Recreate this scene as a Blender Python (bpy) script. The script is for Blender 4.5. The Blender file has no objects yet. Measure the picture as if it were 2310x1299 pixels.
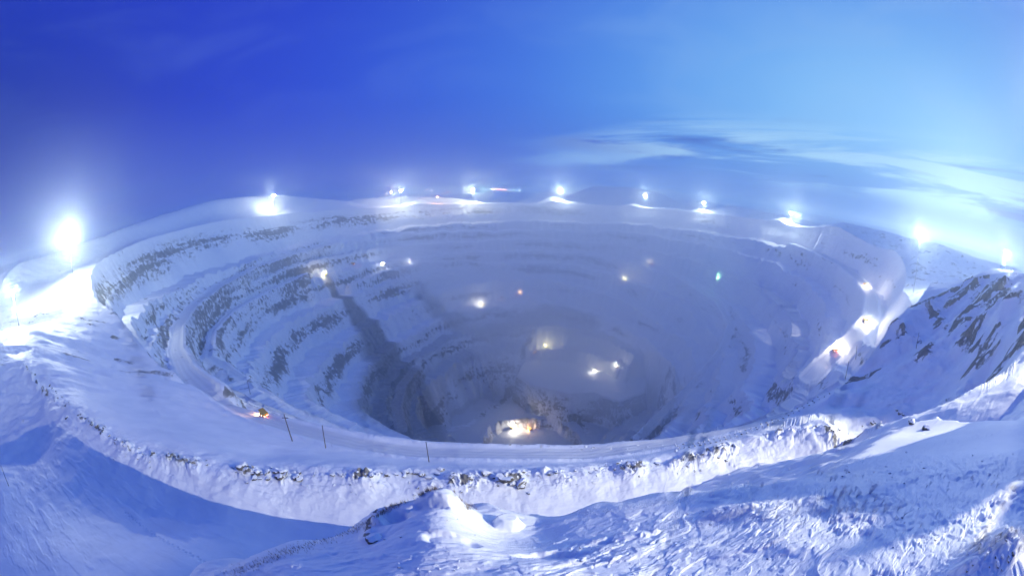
import bpy, bmesh, math, random
import numpy as np
from mathutils import Vector, Matrix
random.seed(7)
R = math.radians
scene = bpy.context.scene
# ------------------------------------------------------------------ camera
PITCH = 13.95          # degrees below the horizon
FPX = 898.0            # equisolid focal length in pixels of the 2310 px wide photo
cam_d = bpy.data.cameras.new("camera")
cam_d.type = 'PANO'
cam_d.sensor_fit = 'HORIZONTAL'
cam_d.sensor_width = 36.0
cam_d.panorama_type = 'FISHEYE_EQUISOLID'
cam_d.fisheye_lens = 36.0 * FPX / 2310.0
cam_d.fisheye_fov = R(340)
cam_d.clip_start = 0.1
cam_d.clip_end = 30000
cam = bpy.data.objects.new("camera", cam_d)
scene.collection.objects.link(cam)
cam.location = (0, 0, 0)
cam.rotation_euler = (R(90 - PITCH), 0, 0)
scene.camera = cam
# ------------------------------------------------------------------ exposure
vs = scene.view_settings
vs.view_transform = 'Standard'; vs.look = 'None'; vs.exposure = 0.2; vs.gamma = 1.0
scene.cycles.use_denoising = True
scene.cycles.max_bounces = 6
scene.cycles.diffuse_bounces = 3
scene.cycles.glossy_bounces = 2
scene.cycles.transmission_bounces = 2
scene.cycles.volume_bounces = 4
scene.cycles.sample_clamp_indirect = 6.0
# ------------------------------------------------------------------ photo pixel -> direction
CP, SP = math.cos(R(PITCH)), math.sin(R(PITCH))
def pix_dir(px, py):
    x, y = px - 1155.0, 649.5 - py
    r = math.hypot(x, y)
    th = 2 * math.asin(min(.999, r / (2 * FPX)))
    k = math.sin(th) / max(r, 1e-6)
    X, U, F = x * k, y * k, math.cos(th)
    return np.array([X, F * CP + U * SP, U * CP - F * SP])
def at_z(px, py, z):
    d = pix_dir(px, py)
    return d * (z / d[2])
def at_s(px, py, s):
    d = pix_dir(px, py)
    return d * (s / math.hypot(d[0], d[1]))
# ------------------------------------------------------------------ node helper
class NT:
    def __init__(s, tree): s.t = tree; s.n = tree.nodes; s.l = tree.links; s.n.clear()
    def node(s, typ, ins=None, **kw):
        nd = s.n.new(typ)
        for k, v in kw.items(): setattr(nd, k, v)
        for k, v in (ins or {}).items():
            sock = nd.inputs[k]
            if isinstance(v, bpy.types.NodeSocket): s.l.new(v, sock)
            else: sock.default_value = v
        return nd
    def m(s, op, a, b=0.0, c=0.0, clamp=False):
        nd = s.node('ShaderNodeMath', {0: a, 1: b, 2: c}, operation=op); nd.use_clamp = clamp
        return nd.outputs[0]
    def vm(s, op, a, b=(0, 0, 0)):
        nd = s.node('ShaderNodeVectorMath', {0: a, 1: b}, operation=op)
        return nd.outputs['Value'] if op in ('DOT_PRODUCT', 'LENGTH') else nd.outputs[0]
    def mix(s, f, a, b, typ='MIX'):
        nd = s.node('ShaderNodeMix', data_type='RGBA', blend_type=typ)
        for i, v in ((0, f), (6, a), (7, b)):
            if isinstance(v, bpy.types.NodeSocket): s.l.new(v, nd.inputs[i])
            else: nd.inputs[i].default_value = v if i == 0 else (*v, 1)[:4]
        return nd.outputs[2]
    def ss(s, v, a, b):
        nd = s.node('ShaderNodeMapRange', {'Value': v, 'From Min': a, 'From Max': b}, interpolation_type='SMOOTHSTEP')
        return nd.outputs[0]
    def noise(s, vec, scale, detail=4, rough=.55, dist=0.0):
        return s.node('ShaderNodeTexNoise', {'Vector': vec, 'Scale': scale, 'Detail': detail, 'Roughness': rough, 'Distortion': dist}).outputs[0]
def srgb(r, g, b):
    f = lambda c: (c / 255 / 12.92) if c <= 10.3 else ((c / 255 + .055) / 1.055) ** 2.4
    return (f(r), f(g), f(b))
# ------------------------------------------------------------------ sky (dusk, seen through the blue hour)
world = bpy.data.worlds.new("World"); scene.world = world; world.use_nodes = True
w = NT(world.node_tree)
tc = w.node('ShaderNodeTexCoord').outputs['Generated']
dirv = w.vm('NORMALIZE', tc)
sep = w.node('ShaderNodeSeparateXYZ', {0: dirv})
dx, dy, dz = sep.outputs
glow = Vector(pix_dir(2000, 400)).normalized()
dt = w.vm('DOT_PRODUCT', dirv, tuple(glow))
ramp = w.node('ShaderNodeValToRGB', {0: w.m('MULTIPLY_ADD', dt, .5, .5)})
cr = ramp.color_ramp; cr.interpolation = 'B_SPLINE'
stops = [(0.0, srgb(24, 50, 140)), (.30, srgb(34, 60, 186)), (.50, srgb(46, 72, 207)), (.66, srgb(52, 90, 214)), (.80, srgb(68, 118, 224)),
         (.90, srgb(90, 152, 234)), (.965, srgb(116, 178, 243)), (1.0, srgb(140, 198, 250))]
cr.elements[0].position = stops[0][0]; cr.elements[0].color = (*stops[0][1], 1)
cr.elements[1].position = stops[-1][0]; cr.elements[1].color = (*stops[-1][1], 1)
for p_, c_ in stops[1:-1]:
    e = cr.elements.new(p_); e.color = (*c_, 1)
base = ramp.outputs[0]
# lower belt: bluer band near the horizon, paler to the left
base = w.mix(w.m('MULTIPLY', w.m('SUBTRACT', 1.0, w.ss(dy, -.55, .12)), .85), base, srgb(26, 46, 150))
base = w.mix(w.m('MULTIPLY', w.ss(dz, .72, .95), .7), base, srgb(34, 58, 170))
base = w.mix(w.m('MULTIPLY', w.ss(dz, .26, .7), .72), base, w.mix(w.ss(dx, -.5, .7), srgb(40, 62, 195), srgb(84, 136, 230)))
azr = w.ss(dx, -.6, .9)
belt = w.mix(azr, srgb(78, 104, 204), srgb(72, 116, 214))
bf = w.m('SUBTRACT', 1.0, w.ss(dz, .0, w.m('MULTIPLY_ADD', azr, -.08, .30)))
base = w.mix(w.m('MULTIPLY', bf, .85), base, belt)
# cloud streaks drawn out by the wind in thin layers above the right-hand horizon
caz = w.m('ARCTAN2', dx, dy); cel = w.m('ARCSINE', dz)
tilt = w.m('SUBTRACT', cel, w.m('MULTIPLY', caz, .035))
vec = w.node('ShaderNodeCombineXYZ', {0: w.m('MULTIPLY', caz, 1.9), 1: w.m('MULTIPLY', tilt, 19.0), 2: 0.0}).outputs[0]
n1 = w.noise(w.vm('ADD', vec, (3.1, .4, 2)), 1.0, 8, .60, .55)
n2 = w.noise(w.vm('ADD', vec, (9.7, 4.2, 5)), .75, 7, .55, .5)
vec3 = w.node('ShaderNodeCombineXYZ', {0: w.m('MULTIPLY', caz, 2.2), 1: w.m('MULTIPLY', tilt, 6.0), 2: 0.0}).outputs[0]
n3 = w.noise(w.vm('ADD', vec3, (1.7, 2.2, 8)), 1.0, 6, .55, .8)
rm = w.ss(caz, .0, .55)
lowb = w.m('MULTIPLY', w.ss(cel, .045, .085), w.m('SUBTRACT', 1.0, w.ss(cel, .13, w.m('MULTIPLY_ADD', rm, .10, .14))))
light_c = w.m('MULTIPLY', w.m('MULTIPLY', w.ss(n1, .42, .56), w.m('MULTIPLY', lowb, w.ss(caz, -.1, .15))), w.m('MULTIPLY_ADD', rm, .85, .10), clamp=True)
dark_c = w.m('MULTIPLY', w.m('MULTIPLY', w.ss(n2, .49, .62), lowb), w.ss(caz, -.12, .12), clamp=True)
veil = w.m('MULTIPLY', w.m('MULTIPLY', w.ss(n3, .42, .72), w.ss(cel, .12, .3)), w.m('MULTIPLY_ADD', rm, .16, .06), clamp=True)
base = w.mix(veil, base, srgb(150, 190, 240))
base = w.mix(dark_c, base, srgb(70, 106, 200))
# one long bank of darker cloud with a pale underside, just right of the centre
def streak(az0, az1, el0, hw, col, k):
    global base
    a_ = w.m('MULTIPLY', w.ss(caz, az0, az0 + .12), w.m('SUBTRACT', 1.0, w.ss(caz, az1 - .16, az1)))
    e_ = w.m('SUBTRACT', w.m('SUBTRACT', cel, el0), w.m('MULTIPLY', w.m('SUBTRACT', n3, .5), .05))
    b_ = w.m('SUBTRACT', 1.0, w.ss(w.m('ABSOLUTE', e_), hw * .25, hw))
    base = w.mix(w.m('MULTIPLY', w.m('MULTIPLY', a_, b_), w.m('MULTIPLY_ADD', n1, k, k * .35), clamp=True), base, col)
streak(.04, .52, .118, .024, srgb(66, 98, 200), 1.0)
streak(-.02, .36, .082, .016, srgb(120, 165, 232), .8)
base = w.mix(light_c, base, srgb(172, 216, 250))
bgn = w.node('ShaderNodeBackground', {'Color': base, 'Strength': .88})
w.l.new(bgn.outputs[0], w.node('ShaderNodeOutputWorld').inputs['Surface'])
# ------------------------------------------------------------------ last of the twilight, low on the right
SUN_EL, SUN_AZ = 9.0, 70.0      # azimuth clockwise from the view direction (+Y)
sd = bpy.data.lights.new("sun", 'SUN'); sd.energy = .35; sd.angle = R(12); sd.color = (.80, .90, 1.0)
so = bpy.data.objects.new("sun", sd); scene.collection.objects.link(so)
to_sun = Vector((math.sin(R(SUN_AZ)) * math.cos(R(SUN_EL)), math.cos(R(SUN_AZ)) * math.cos(R(SUN_EL)), math.sin(R(SUN_EL))))
so.rotation_euler = to_sun.to_track_quat('Z', 'Y').to_euler()
# ================================================================== numpy noise
def _h(ix, iy, seed):
    h = (ix.astype(np.int64) * 374761393 + iy.astype(np.int64) * 668265263 + seed * 1442695041) & 0xffffffff
    h = ((h ^ (h >> 13)) * 1274126177) & 0xffffffff
    return ((h ^ (h >> 16)) & 0xffff).astype(np.float32) / 65535.0
def vn(x, y, seed=0):
    ix = np.floor(x); iy = np.floor(y)
    fx = (x - ix).astype(np.float32); fy = (y - iy).astype(np.float32)
    fx = fx * fx * (3 - 2 * fx); fy = fy * fy * (3 - 2 * fy)
    a = _h(ix, iy, seed); b = _h(ix + 1, iy, seed); c = _h(ix, iy + 1, seed); d = _h(ix + 1, iy + 1, seed)
    return (a + (b - a) * fx + (c - a) * fy + (a - b - c + d) * fx * fy) * 2 - 1
def fbm(x, y, oct=4, seed=0, gain=.5):
    s = 0; a = 1.0; n = 0
    for i in range(oct):
        s = s + a * vn(x, y, seed + i * 17); n += a
        x, y = x * 1.9 + y * .53 + 3.1, y * 1.9 - x * .53 + 7.7; a *= gain
    return s / n
def sst(v, a, b):
    t = np.clip((v - a) / (b - a), 0, 1); return t * t * (3 - 2 * t)
# ================================================================== terrain
P = np.array([60.0, 1000.0])
TAU = 2 * math.pi
def ang(x, y): return np.mod(np.arctan2(y - P[1], x - P[0]), TAU)
def periodic(pts, n=2048):
    """pts: (angle, value) -> smoothed periodic table"""
    pts = sorted(pts); a = np.array([p[0] for p in pts]); v = np.array([p[1] for p in pts])
    g = np.arange(n) * TAU / n
    t = np.interp(g, np.r_[a - TAU, a, a + TAU], np.r_[v, v, v])
    k = np.hanning(61); k /= k.sum()
    return np.convolve(np.r_[t[-60:], t, t[:60]], k, 'same')[60:-60]
def tab(T, a):
    n = T.shape[-1]; f = a * (n / TAU); i = np.floor(f).astype(int); fr = f - i
    return T[i % n] * (1 - fr) + T[(i + 1) % n] * fr
D = math.pi / 180
# lip of the pit: radius and height round the centre (angle from +X, counter-clockwise)
LIP_R = periodic([(90*D, 985), (60*D, 985), (30*D, 975), (0, 965), (330*D, 930), (310*D, 840), (300*D, 850), (285*D, 888), (270*D, 902), (255*D, 903),
                  (243*D, 908), (235*D, 940), (225*D, 975), (205*D, 985), (180*D, 985), (150*D, 985), (120*D, 985)])
LIP_Z = periodic([(90*D, -60), (60*D, -60), (30*D, -58), (0, -56), (330*D, -60), (312*D, -96), (305*D, -90), (285*D, -78), (270*D, -76), (255*D, -78),
                  (243*D, -78), (235*D, -62), (225*D, -46), (205*D, -34), (180*D, -30), (150*D, -50), (120*D, -58)])
FLOOR_R, FLOOR_Z = 150.0, -700.0
def bowl(a, r):
    lr, lz = tab(LIP_R, a), tab(LIP_Z, a)
    t = np.clip((r - FLOOR_R) / (lr - FLOOR_R), 0, 1.0)
    return FLOOR_Z + (lz - FLOOR_Z) * t
def hit_bowl(px, py):
    d = pix_dir(px, py)
    s = np.linspace(120, 2100, 4000)
    k = s / math.hypot(d[0], d[1])
    x, y, z = d[0] * k, d[1] * k, d[2] * k
    a = ang(x, y); r = np.hypot(x - P[0], y - P[1])
    ins = r < tab(LIP_R, a)
    below = ins & (z <= bowl(a, r))
    # skip the near wall: the ray has to be inside and above first
    above = ins & (z > bowl(a, r))
    if not above.any(): return None
    i0 = np.argmax(above)
    idx = np.where(below & (np.arange(len(s)) > i0))[0]
    if len(idx) == 0: return None
    i = idx[0]; return float(a[i]), float(r[i]), float(z[i])
# crest lines of the benches, read off the photo (left -> far -> right)
RINGS = [
 [(300,740),(330,690),(420,645),(560,590),(700,553),(850,525),(1000,507),(1200,500),(1400,505),(1600,525),(1780,560),(1880,600),(1935,650),(1945,700),(1910,770)],
 [(375,800),(385,730),(430,680),(520,632),(640,585),(780,548),(950,528),(1100,522),(1250,520),(1450,528),(1620,560),(1760,600),(1840,660),(1870,730),(1840,800)],
 [(430,820),(425,770),(445,710),(520,660),(620,615),(760,575),(900,552),(1080,545),(1250,542),(1420,556),(1560,590),(1690,640),(1770,700),(1790,760),(1750,850)],
 [(500,810),(512,745),(560,700),(650,650),(760,612),(880,590),(1000,575),(1120,566),(1260,566),(1400,590),(1520,625),(1620,680),(1690,740),(1700,800),(1660,880)],
 [(575,880),(590,800),(640,740),(740,690),(840,650),(950,622),(1060,600),(1150,592),(1280,596),(1400,625),(1500,670),(1580,730),(1630,790),(1620,850),(1580,920)],
 [(700,900),(715,840),(770,780),(850,730),(930,690),(1020,655),(1100,635),(1200,630),(1300,645),(1400,680),(1480,725),(1550,780),(1570,840),(1540,910),(1500,965)],
 [(815,920),(815,870),(850,815),(900,775),(960,740),(1040,705),(1120,690),(1220,690),(1310,705),(1400,735),(1470,775),(1520,830),(1500,900),(1450,965)],
 [(880,930),(890,870),(930,820),(980,785),(1040,755),(1110,738),(1200,735),(1300,742),(1380,765),(1440,800),(1475,850),(1460,910),(1410,975)],
 [(945,950),(950,900),(985,855),(1030,820),(1090,795),(1160,785),(1240,780),(1320,785),(1390,810),(1430,850),(1430,900),(1380,975)],
]
ring_tabs = [LIP_R.copy()]
for rg in RINGS:
    pts = []
    for px, py in rg:
        h = hit_bowl(px, py)
        if h: pts.append((h[0], h[1]))
    mr = float(np.mean([p[1] for p in pts]))
    for deg in (262, 275, 288):
        pts.append((deg * D, mr))
    ring_tabs.append(periodic(pts))
ring_tabs.append(np.full(2048, FLOOR_R))
for k in range(1, len(ring_tabs)):           # keep them nested
    ring_tabs[k] = np.minimum(ring_tabs[k], ring_tabs[k-1] - 16)
for k in range(len(ring_tabs) - 2, 0, -1):
    ring_tabs[k] = np.maximum(ring_tabs[k], ring_tabs[k+1] + 14)
ring_tabs[0] = np.maximum(ring_tabs[0], ring_tabs[1] + 14)
NR = len(ring_tabs)
FACE = [.50, .42, .42, .36, .40, .40, .42, .42, .42, .45, .5]
def terrace(a, r):
    """height and masks inside the pit"""
    wob = lambda k: 9 * vn(a * 14 + k * 7.3, r * 0 + .5, 5) + 5 * vn(a * 47 + k, r * 0 + k, 6) + 2.5 * vn(a * 160 + k, r * 0 + k, 7)
    z = np.full(r.shape, FLOOR_Z, np.float32); face = np.zeros(r.shape, np.float32); berm = np.zeros(r.shape, np.float32)
    RT = [tab(t, a) + (wob(k) if 0 < k < NR - 1 else 0) for k, t in enumerate(ring_tabs)]
    for k in range(NR - 1):
        ro, ri = RT[k], RT[k + 1]
        m = (r <= ro) & (r > ri)
        if not m.any(): continue
        u = (ro - r) / np.maximum(ro - ri, 1)
        zo, zi = bowl(a, ro), bowl(a, ri)
        # a second small step inside wide faces
        wd = (ro - ri)
        f = np.clip(FACE[k] - (.10 * sst(np.cos(a), .2, .6) if k == 0 else 0) + .14 * vn(a * 9 + k * 5.1, r * 0 + k, 8), .3, .8)
        t1 = np.clip(u / f, 0, 1)
        two = t1 + .05 * np.sin(t1 * TAU)
        zz = zo + (zi - zo) * np.where(wd > 70, np.clip(two, 0, 1), t1)
        zz = zz - 1.5 * sst(u, f, 1) * (1 - sst(u, .97, 1.0))
        z = np.where(m, zz, z)
        fm = np.clip(1 - np.abs(t1 - .5) * 1.9, 0, 1) ** .5
        face = np.where(m, fm * (u < f * 1.02), face)
        berm = np.where(m, (u > f + .04) * (k + 1.0), berm)
    return z, face, berm
# ---- near and middle ground: heights read off the photo, spread with radial functions over (bearing, log distance)
HILL = [  # (px, py, z): the hill under the camera
 (1155,1299,-8.6),(1000,1299,-8.9),(800,1299,-9.6),(650,1280,-10.2),(520,1296,-11.0),(620,1252,-11.0),(740,1215,-11.0),(830,1190,-10.8),(845,1150,-10.6),
 (900,1130,-10.0),(980,1103,-9.4),(1030,1110,-9.3),(1000,1180,-9.0),(900,1220,-9.4),(1060,1160,-10.2),(1100,1180,-10.9),(1150,1150,-11.2),(1200,1172,-11.6),(1300,1160,-11.3),
 (1150,1230,-10.0),(1400,1240,-9.6),(1300,1299,-8.8),(1480,1110,-11.4),(1400,1132,-11.4),(1600,1102,-11.6),(1780,1085,-12.0),(1600,1180,-10.2),(1800,1150,-10.0),(1700,1260,-9.0),(1900,1230,-8.4),
 (1900,1050,-15),(1960,1010,-19),(2000,1090,-11.5),(2100,1030,-13.5),(2000,1200,-8.8),(2150,1200,-8.2),(2200,1100,-9.6),(2310,1100,-8.0),(2310,1020,-9.6),(2250,1000,-12.5),(2180,1299,-6.6),(2290,1240,-6.2),(2050,1299,-7.4),(2310,1299,-6.0),
 (2200,980,-15),(2310,950,-12),(2100,985,-18),(2030,965,-25),
]
VALLEY_ROWS = [
 [(1700,992,-55),(1760,968,-53),(1850,962,-49),(1950,958,-44),(2040,945,-37),(2120,920,-31),(2200,895,-26),(2310,850,-17)],
 [(1880,1035,-56),(1800,1060,-57),(1950,1000,-52)],
 [(1700,1050,-57),(1600,1072,-56.4),(1450,1092,-55.3),(1300,1120,-55.3),(1150,1138,-55.3),(980,1150,-55.3),(800,1172,-55.3),(650,1160,-55.3),(500,1145,-54.3),(350,1150,-56),(200,1120,-56),(0,1090,-56)],
 [(100,1200,-53),(250,1250,-50),(400,1260,-50)],
 [(0,1290,-46)],
 [(500,1220,-54)],
 [(100,1020,-60),(0,980,-60)],
 [(1640,1012,-55),(1500,1042,-54),(1350,1062,-53.5),(1250,1064,-53),(1150,1076,-52.5),(1050,1080,-52.5),(940,1070,-52.5),(800,1072,-52),(700,1066,-52),(600,1068,-51.5),(500,1050,-51),(400,1032,-50.5),(300,1010,-50),(235,975,-50),(170,930,-50),(100,875,-49),(60,830,-47),(40,790,-44),(0,765,-40)],
 [(1500,1020,-64),(1350,1045,-65),(1150,1052,-63.3),(950,1048,-63.3),(800,1030,-66),(650,1010,-66),(600,1030,-62),(500,990,-62),(400,970,-58),(300,930,-58),(200,860,-58)],
 [(1400,1020,-71)],
 [(1150,1030,-71),(950,1022,-72),(800,995,-74),(650,955,-77),(560,925,-81),(500,905,-84)],
 [(1600,990,-70),(1700,965,-72),(1500,1000,-74)],
 [(1800,925,-74)],
 [(1300,1018,-74)],
 [(400,880,-72),(300,820,-74),(250,770,-68),(180,780,-58),(150,740,-54)],
 [(1880,872,-73),(1905,800,-68),(1950,782,-62),(2000,770,-54),(2030,732,-46),(2070,770,-50),(2100,702,-40),(2165,664,-28),(2195,634,-20),(2240,614,-10),(2310,650,-8)],
 [(1850,930,-66),(1950,880,-66),(1950,930,-60),(2050,860,-52),(2100,800,-44),(2200,740,-30),(2150,850,-42),(2250,860,-28),(2310,760,-16),(2250,700,-18)],
 [(2000,820,-58)],
]
VALLEY = []
for row in VALLEY_ROWS:
    VALLEY.append(row[0])
    for p_, q_ in zip(row[:-1], row[1:]):
        n = max(1, int(math.hypot(q_[0] - p_[0], q_[1] - p_[1]) // 38))
        VALLEY += [tuple(p_[c] + (q_[c] - p_[c]) * (k + 1) / n for c in range(3)) for k in range(n)]
def rbf_table(pts, ka, lam):
    C3 = np.array(pts)
    uv = lambda x, y: (np.arctan2(x, y), np.log(np.maximum(np.hypot(x, y), 1.0)))
    def kern(du, dv):
        return np.sqrt(2 * ka * ka * (1 - np.cos(du)) + dv ** 2 + .0025)
    cu, cv = uv(C3[:, 0], C3[:, 1])
    n_ = len(C3)
    A = np.zeros((n_ + 1, n_ + 1)); A[:n_, :n_] = -kern(cu[:, None] - cu[None], cv[:, None] - cv[None]) + np.eye(n_) * lam; A[:n_, n_] = 1; A[n_, :n_] = 1
    wt = np.linalg.solve(A, np.r_[C3[:, 2], 0])
    gu, gv = np.meshgrid(np.linspace(-math.pi, math.pi, 721), np.linspace(0, math.log(700), 420), indexing='ij')
    GT = np.full(gu.shape, wt[-1])
    for i in range(n_): GT -= wt[i] * kern(gu - cu[i], gv - cv[i])
    kk = np.hanning(17)[1:-1]; kk /= kk.sum()
    GT = np.apply_along_axis(lambda c: np.convolve(np.r_[c[-8:-1], c, c[1:8]], kk, 'valid'), 0, GT)
    GT = np.apply_along_axis(lambda c: np.convolve(np.r_[[c[0]] * 7, c, [c[-1]] * 7], kk, 'valid'), 1, GT)
    return GT
def table_z(GT, x, y):
    u = np.arctan2(x, y); v = np.log(np.maximum(np.hypot(x, y), 1.0))
    fu = (u + math.pi) / TAU * 720; fv = np.clip(v / math.log(700) * 419, 0, 418.99)
    i = np.clip(fu.astype(int), 0, 719); j = fv.astype(int); a = fu - i; b = fv - j
    return (GT[i, j] * (1 - a) + GT[i + 1, j] * a) * (1 - b) + (GT[i, j + 1] * (1 - a) + GT[i + 1, j + 1] * a) * b
def pol(az, s_, z_): return (s_ * math.sin(az*D), s_ * math.cos(az*D), z_)
hill_pts = [tuple(at_z(*c)) for c in HILL]
for az in range(-180, 180, 30): hill_pts += [pol(az, 1.2, -7.8), pol(az, 3.0, -8.2)]
hill_pts += [pol(*t) for t in ((-95, 9, -10.5), (-110, 12, -10), (-140, 14, -9), (180, 20, -8.5), (140, 20, -8), (110, 14, -6.5), (95, 12, -6.2), (180, 70, -10), (140, 60, -12), (115, 60, -12), (100, 60, -11),
                   (100, 130, -14), (120, 200, -16), (150, 250, -18), (180, 250, -14), (-140, 60, -14), (-140, 250, -20), (90, 150, -14))]
val_pts = [tuple(at_z(*c)) for c in VALLEY]
val_pts += [pol(*t) for t in ((-95, 60, -44), (-115, 60, -42), (-140, 60, -40), (180, 70, -40), (140, 60, -40), (100, 60, -25), (100, 150, -20), (120, 250, -25), (180, 300, -25), (-150, 300, -30), (-120, 220, -48),
                   (-100, 200, -55), (-100, 400, -45), (110, 400, -30), (0, 20, -55), (-60, 20, -52), (60, 20, -50), (-20, 38, -57), (20, 38, -57), (45, 50, -55), (180, 20, -45), (95, 90, -20))]
HT, VT = rbf_table(hill_pts, 1.0, .002), rbf_table(val_pts, 1.3, .0015)
def poly_sd(poly, x, y):
    """signed distance, positive inside"""
    d = np.full(x.shape, 1e9); ins = np.zeros(x.shape, bool); n = len(poly)
    for i in range(n):
        x1, y1 = poly[i]; x2, y2 = poly[(i + 1) % n]
        ex, ey = x2 - x1, y2 - y1; L = ex * ex + ey * ey
        t = np.clip(((x - x1) * ex + (y - y1) * ey) / L, 0, 1)
        d = np.minimum(d, np.hypot(x - x1 - t * ex, y - y1 - t * ey))
        c = ((y1 > y) != (y2 > y)) & (x < (x2 - x1) * (y - y1) / (y2 - y1 + 1e-12) + x1)
        ins ^= c
    return np.where(ins, d, -d)
EDGE = [at_z(*c)[:2] for c in ((500,1299,-12.0),(560,1276,-11.2),(620,1252,-11.0),(740,1215,-11.0),(828,1192,-10.8),(842,1152,-10.6),(900,1130,-10.0),(980,1103,-9.4),(1035,1108,-9.3),(1062,1150,-10.2),(1090,1172,-10.9),
        (1120,1146,-11.2),(1185,1148,-11.4),(1205,1165,-11.6),(1300,1158,-11.3),(1400,1132,-11.4),(1480,1110,-11.4),(1600,1102,-11.6),(1780,1085,-12.0),(1900,1050,-15),(1960,1010,-19),(2030,968,-25),(2110,950,-23),(2200,938,-18),(2310,925,-13))]
EDGE += [pol(*t)[:2] for t in ((88, 130, 0), (92, 330, 0), (140, 330, 0), (180, 300, 0), (-140, 280, 0), (-140, 60, 0), (-105, 13, 0))]
EDGE = np.array(EDGE)
def near_z(x, y):
    zv = table_z(VT, x, y); zh = table_z(HT, x, y)
    d = np.zeros(x.shape); m = np.hypot(x, y) < 400
    d[m] = poly_sd(EDGE, x[m] + .5 * vn(x[m] / 1.7, y[m] / 1.7, 12), y[m] + .5 * vn(x[m] / 1.7, y[m] / 1.7, 13))
    d = np.where(m, d, -400)
    dd = d + .25
    zh = zh - .95 * .35 * np.log1p(np.exp(np.clip(-dd / .35, -30, 30))) * (dd > -10) - np.where(dd <= -10, -dd * .95, 0)
    zh = zh + np.where((x > 70) & (x < 130), (30.9 + 1.7 * vn(x * 0 + 3, y / 1.3, 14) + .8 * vn(x * 0 + 1, y / .4, 15)) * np.exp(-(((x - 100) / 14) ** 2 + ((y + 8.5) / 9.5) ** 2) ** 3), 0)  # mound added out of view on the right to shade parts of the near hill
    return np.maximum(zh, zv)
# ---- far hills: skyline points (px, py, distance, half depth)
SKY = {
 'dump_left': ([(-40,612),(0,604),(60,590),(150,563),(230,535),(300,507),(400,475),(480,452),(540,445),(640,441),(720,449),(860,460)], [1150,1150,1180,1250,1300,1400,1550,1800,1950,2150,2200,2250], 130),
 'dump_right': ([(1800,500),(1860,501),(1900,502),(2000,524),(2060,540),(2110,549),(2200,582),(2310,613),(2350,625)], 1500, 190),
 'mesa': ([(1230,436),(1300,424),(1340,420),(1420,424),(1500,437),(1560,450)], 2900, 260),
 'ridge_right': ([(1560,452),(1620,458),(1700,474),(1800,493),(1900,518)], 2100, 150),
 'bank': ([(700,462),(760,452),(850,446),(960,444),(1050,447),(1100,451)], 2080, 50),
}
SK = []
for nm, (pts, dist, hw) in SKY.items():
    az = []; zz = []; dist = [dist] * len(pts) if not isinstance(dist, list) else dist
    for (px, py), ds_ in zip(pts, dist):
        d = pix_dir(px, py); az.append(math.atan2(d[0], d[1])); zz.append(ds_ * d[2] / math.hypot(d[0], d[1]))
    SK.append((np.array(az), np.array(zz), np.array(dist, float), hw))
def rim_s(px, py, q_):
    d = pix_dir(px, py); az = math.atan2(d[0], d[1])
    ss_ = np.arange(300, 2600, 2.0); X = np.sin(az) * ss_; Y = np.cos(az) * ss_
    rr = np.hypot(X - P[0], Y - P[1]) - tab(LIP_R, ang(X, Y))
    k = np.where((rr[:-1] < q_) & (rr[1:] >= q_))[0]
    return az, (ss_[k[-1] + 1] if len(k) else 1200.0)
MOUND = []
for px, dpx, q_, hgt_, rad_ in ((618, 26, 46, 4, 40), (904, 30, 50, 10, 60), (960, 0, 40, 8, 40), (1264, -14, 55, 22, 56), (1455, -22, 50, 14, 42), (1588, -4, 50, 12, 34), (1785, -16, 52, 22, 52), (2076, -20, 50, 22, 40), (1067, 4, 46, 9, 34)):
    a_, s_ = rim_s(px + dpx, 450, q_); MOUND.append((s_ * math.sin(a_), s_ * math.cos(a_), hgt_, rad_))
LEFT_D = []
for px in [p[0] for p in SKY['dump_left'][0]]:
    LEFT_D.append(max(1050, rim_s(px, 500, 150)[1]))
SK[0] = (SK[0][0], np.tan(0) + np.array([LEFT_D[i] * pix_dir(*p)[2] / math.hypot(*pix_dir(*p)[:2]) for i, p in enumerate(SKY['dump_left'][0])]), np.array(LEFT_D), 110)
def outer_z(x, y, s, a, r):
    z = np.full(x.shape, -64.0) + 3.0 * fbm(x / 260, y / 260, 3, 3) + 46 * sst(s, 2300, 6500)
    lr, lz = tab(LIP_R, a), tab(LIP_Z, a)
    q = r - lr
    # bank of spoil round the pit
    z = z + (lz - z) * np.exp(-np.maximum(q, 0) / 160.0)
    z = z + 9 * np.exp(-((q - 45) / 26) ** 2) * (.6 + .6 * vn(a * 9, r * 0, 9))
    for mx_, my_, mh_, mr_ in MOUND:
        d2_ = ((x - mx_) ** 2 + (y - my_) ** 2) / (mr_ * mr_)
        z = z + np.where(d2_ < 9, mh_ * np.exp(-np.minimum(d2_, 9)) * (1 + .25 * vn(x / 14, y / 14, 21)), 0)
    u = np.arctan2(x, y)
    for az, zz, dist, hw in SK:
        top = np.interp(u, az, zz, left=-999, right=-999); dist = np.interp(u, az, dist)
        edge = sst(u, az[0], az[0] + .13) * (1 - sst(u, az[-1] - .09, az[-1]))
        amp = np.maximum(top - z, 0) * edge
        t = (s - dist) / hw
        prof = np.exp(-np.abs(t) ** 2.6)
        z = z + amp * prof
    return z
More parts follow.
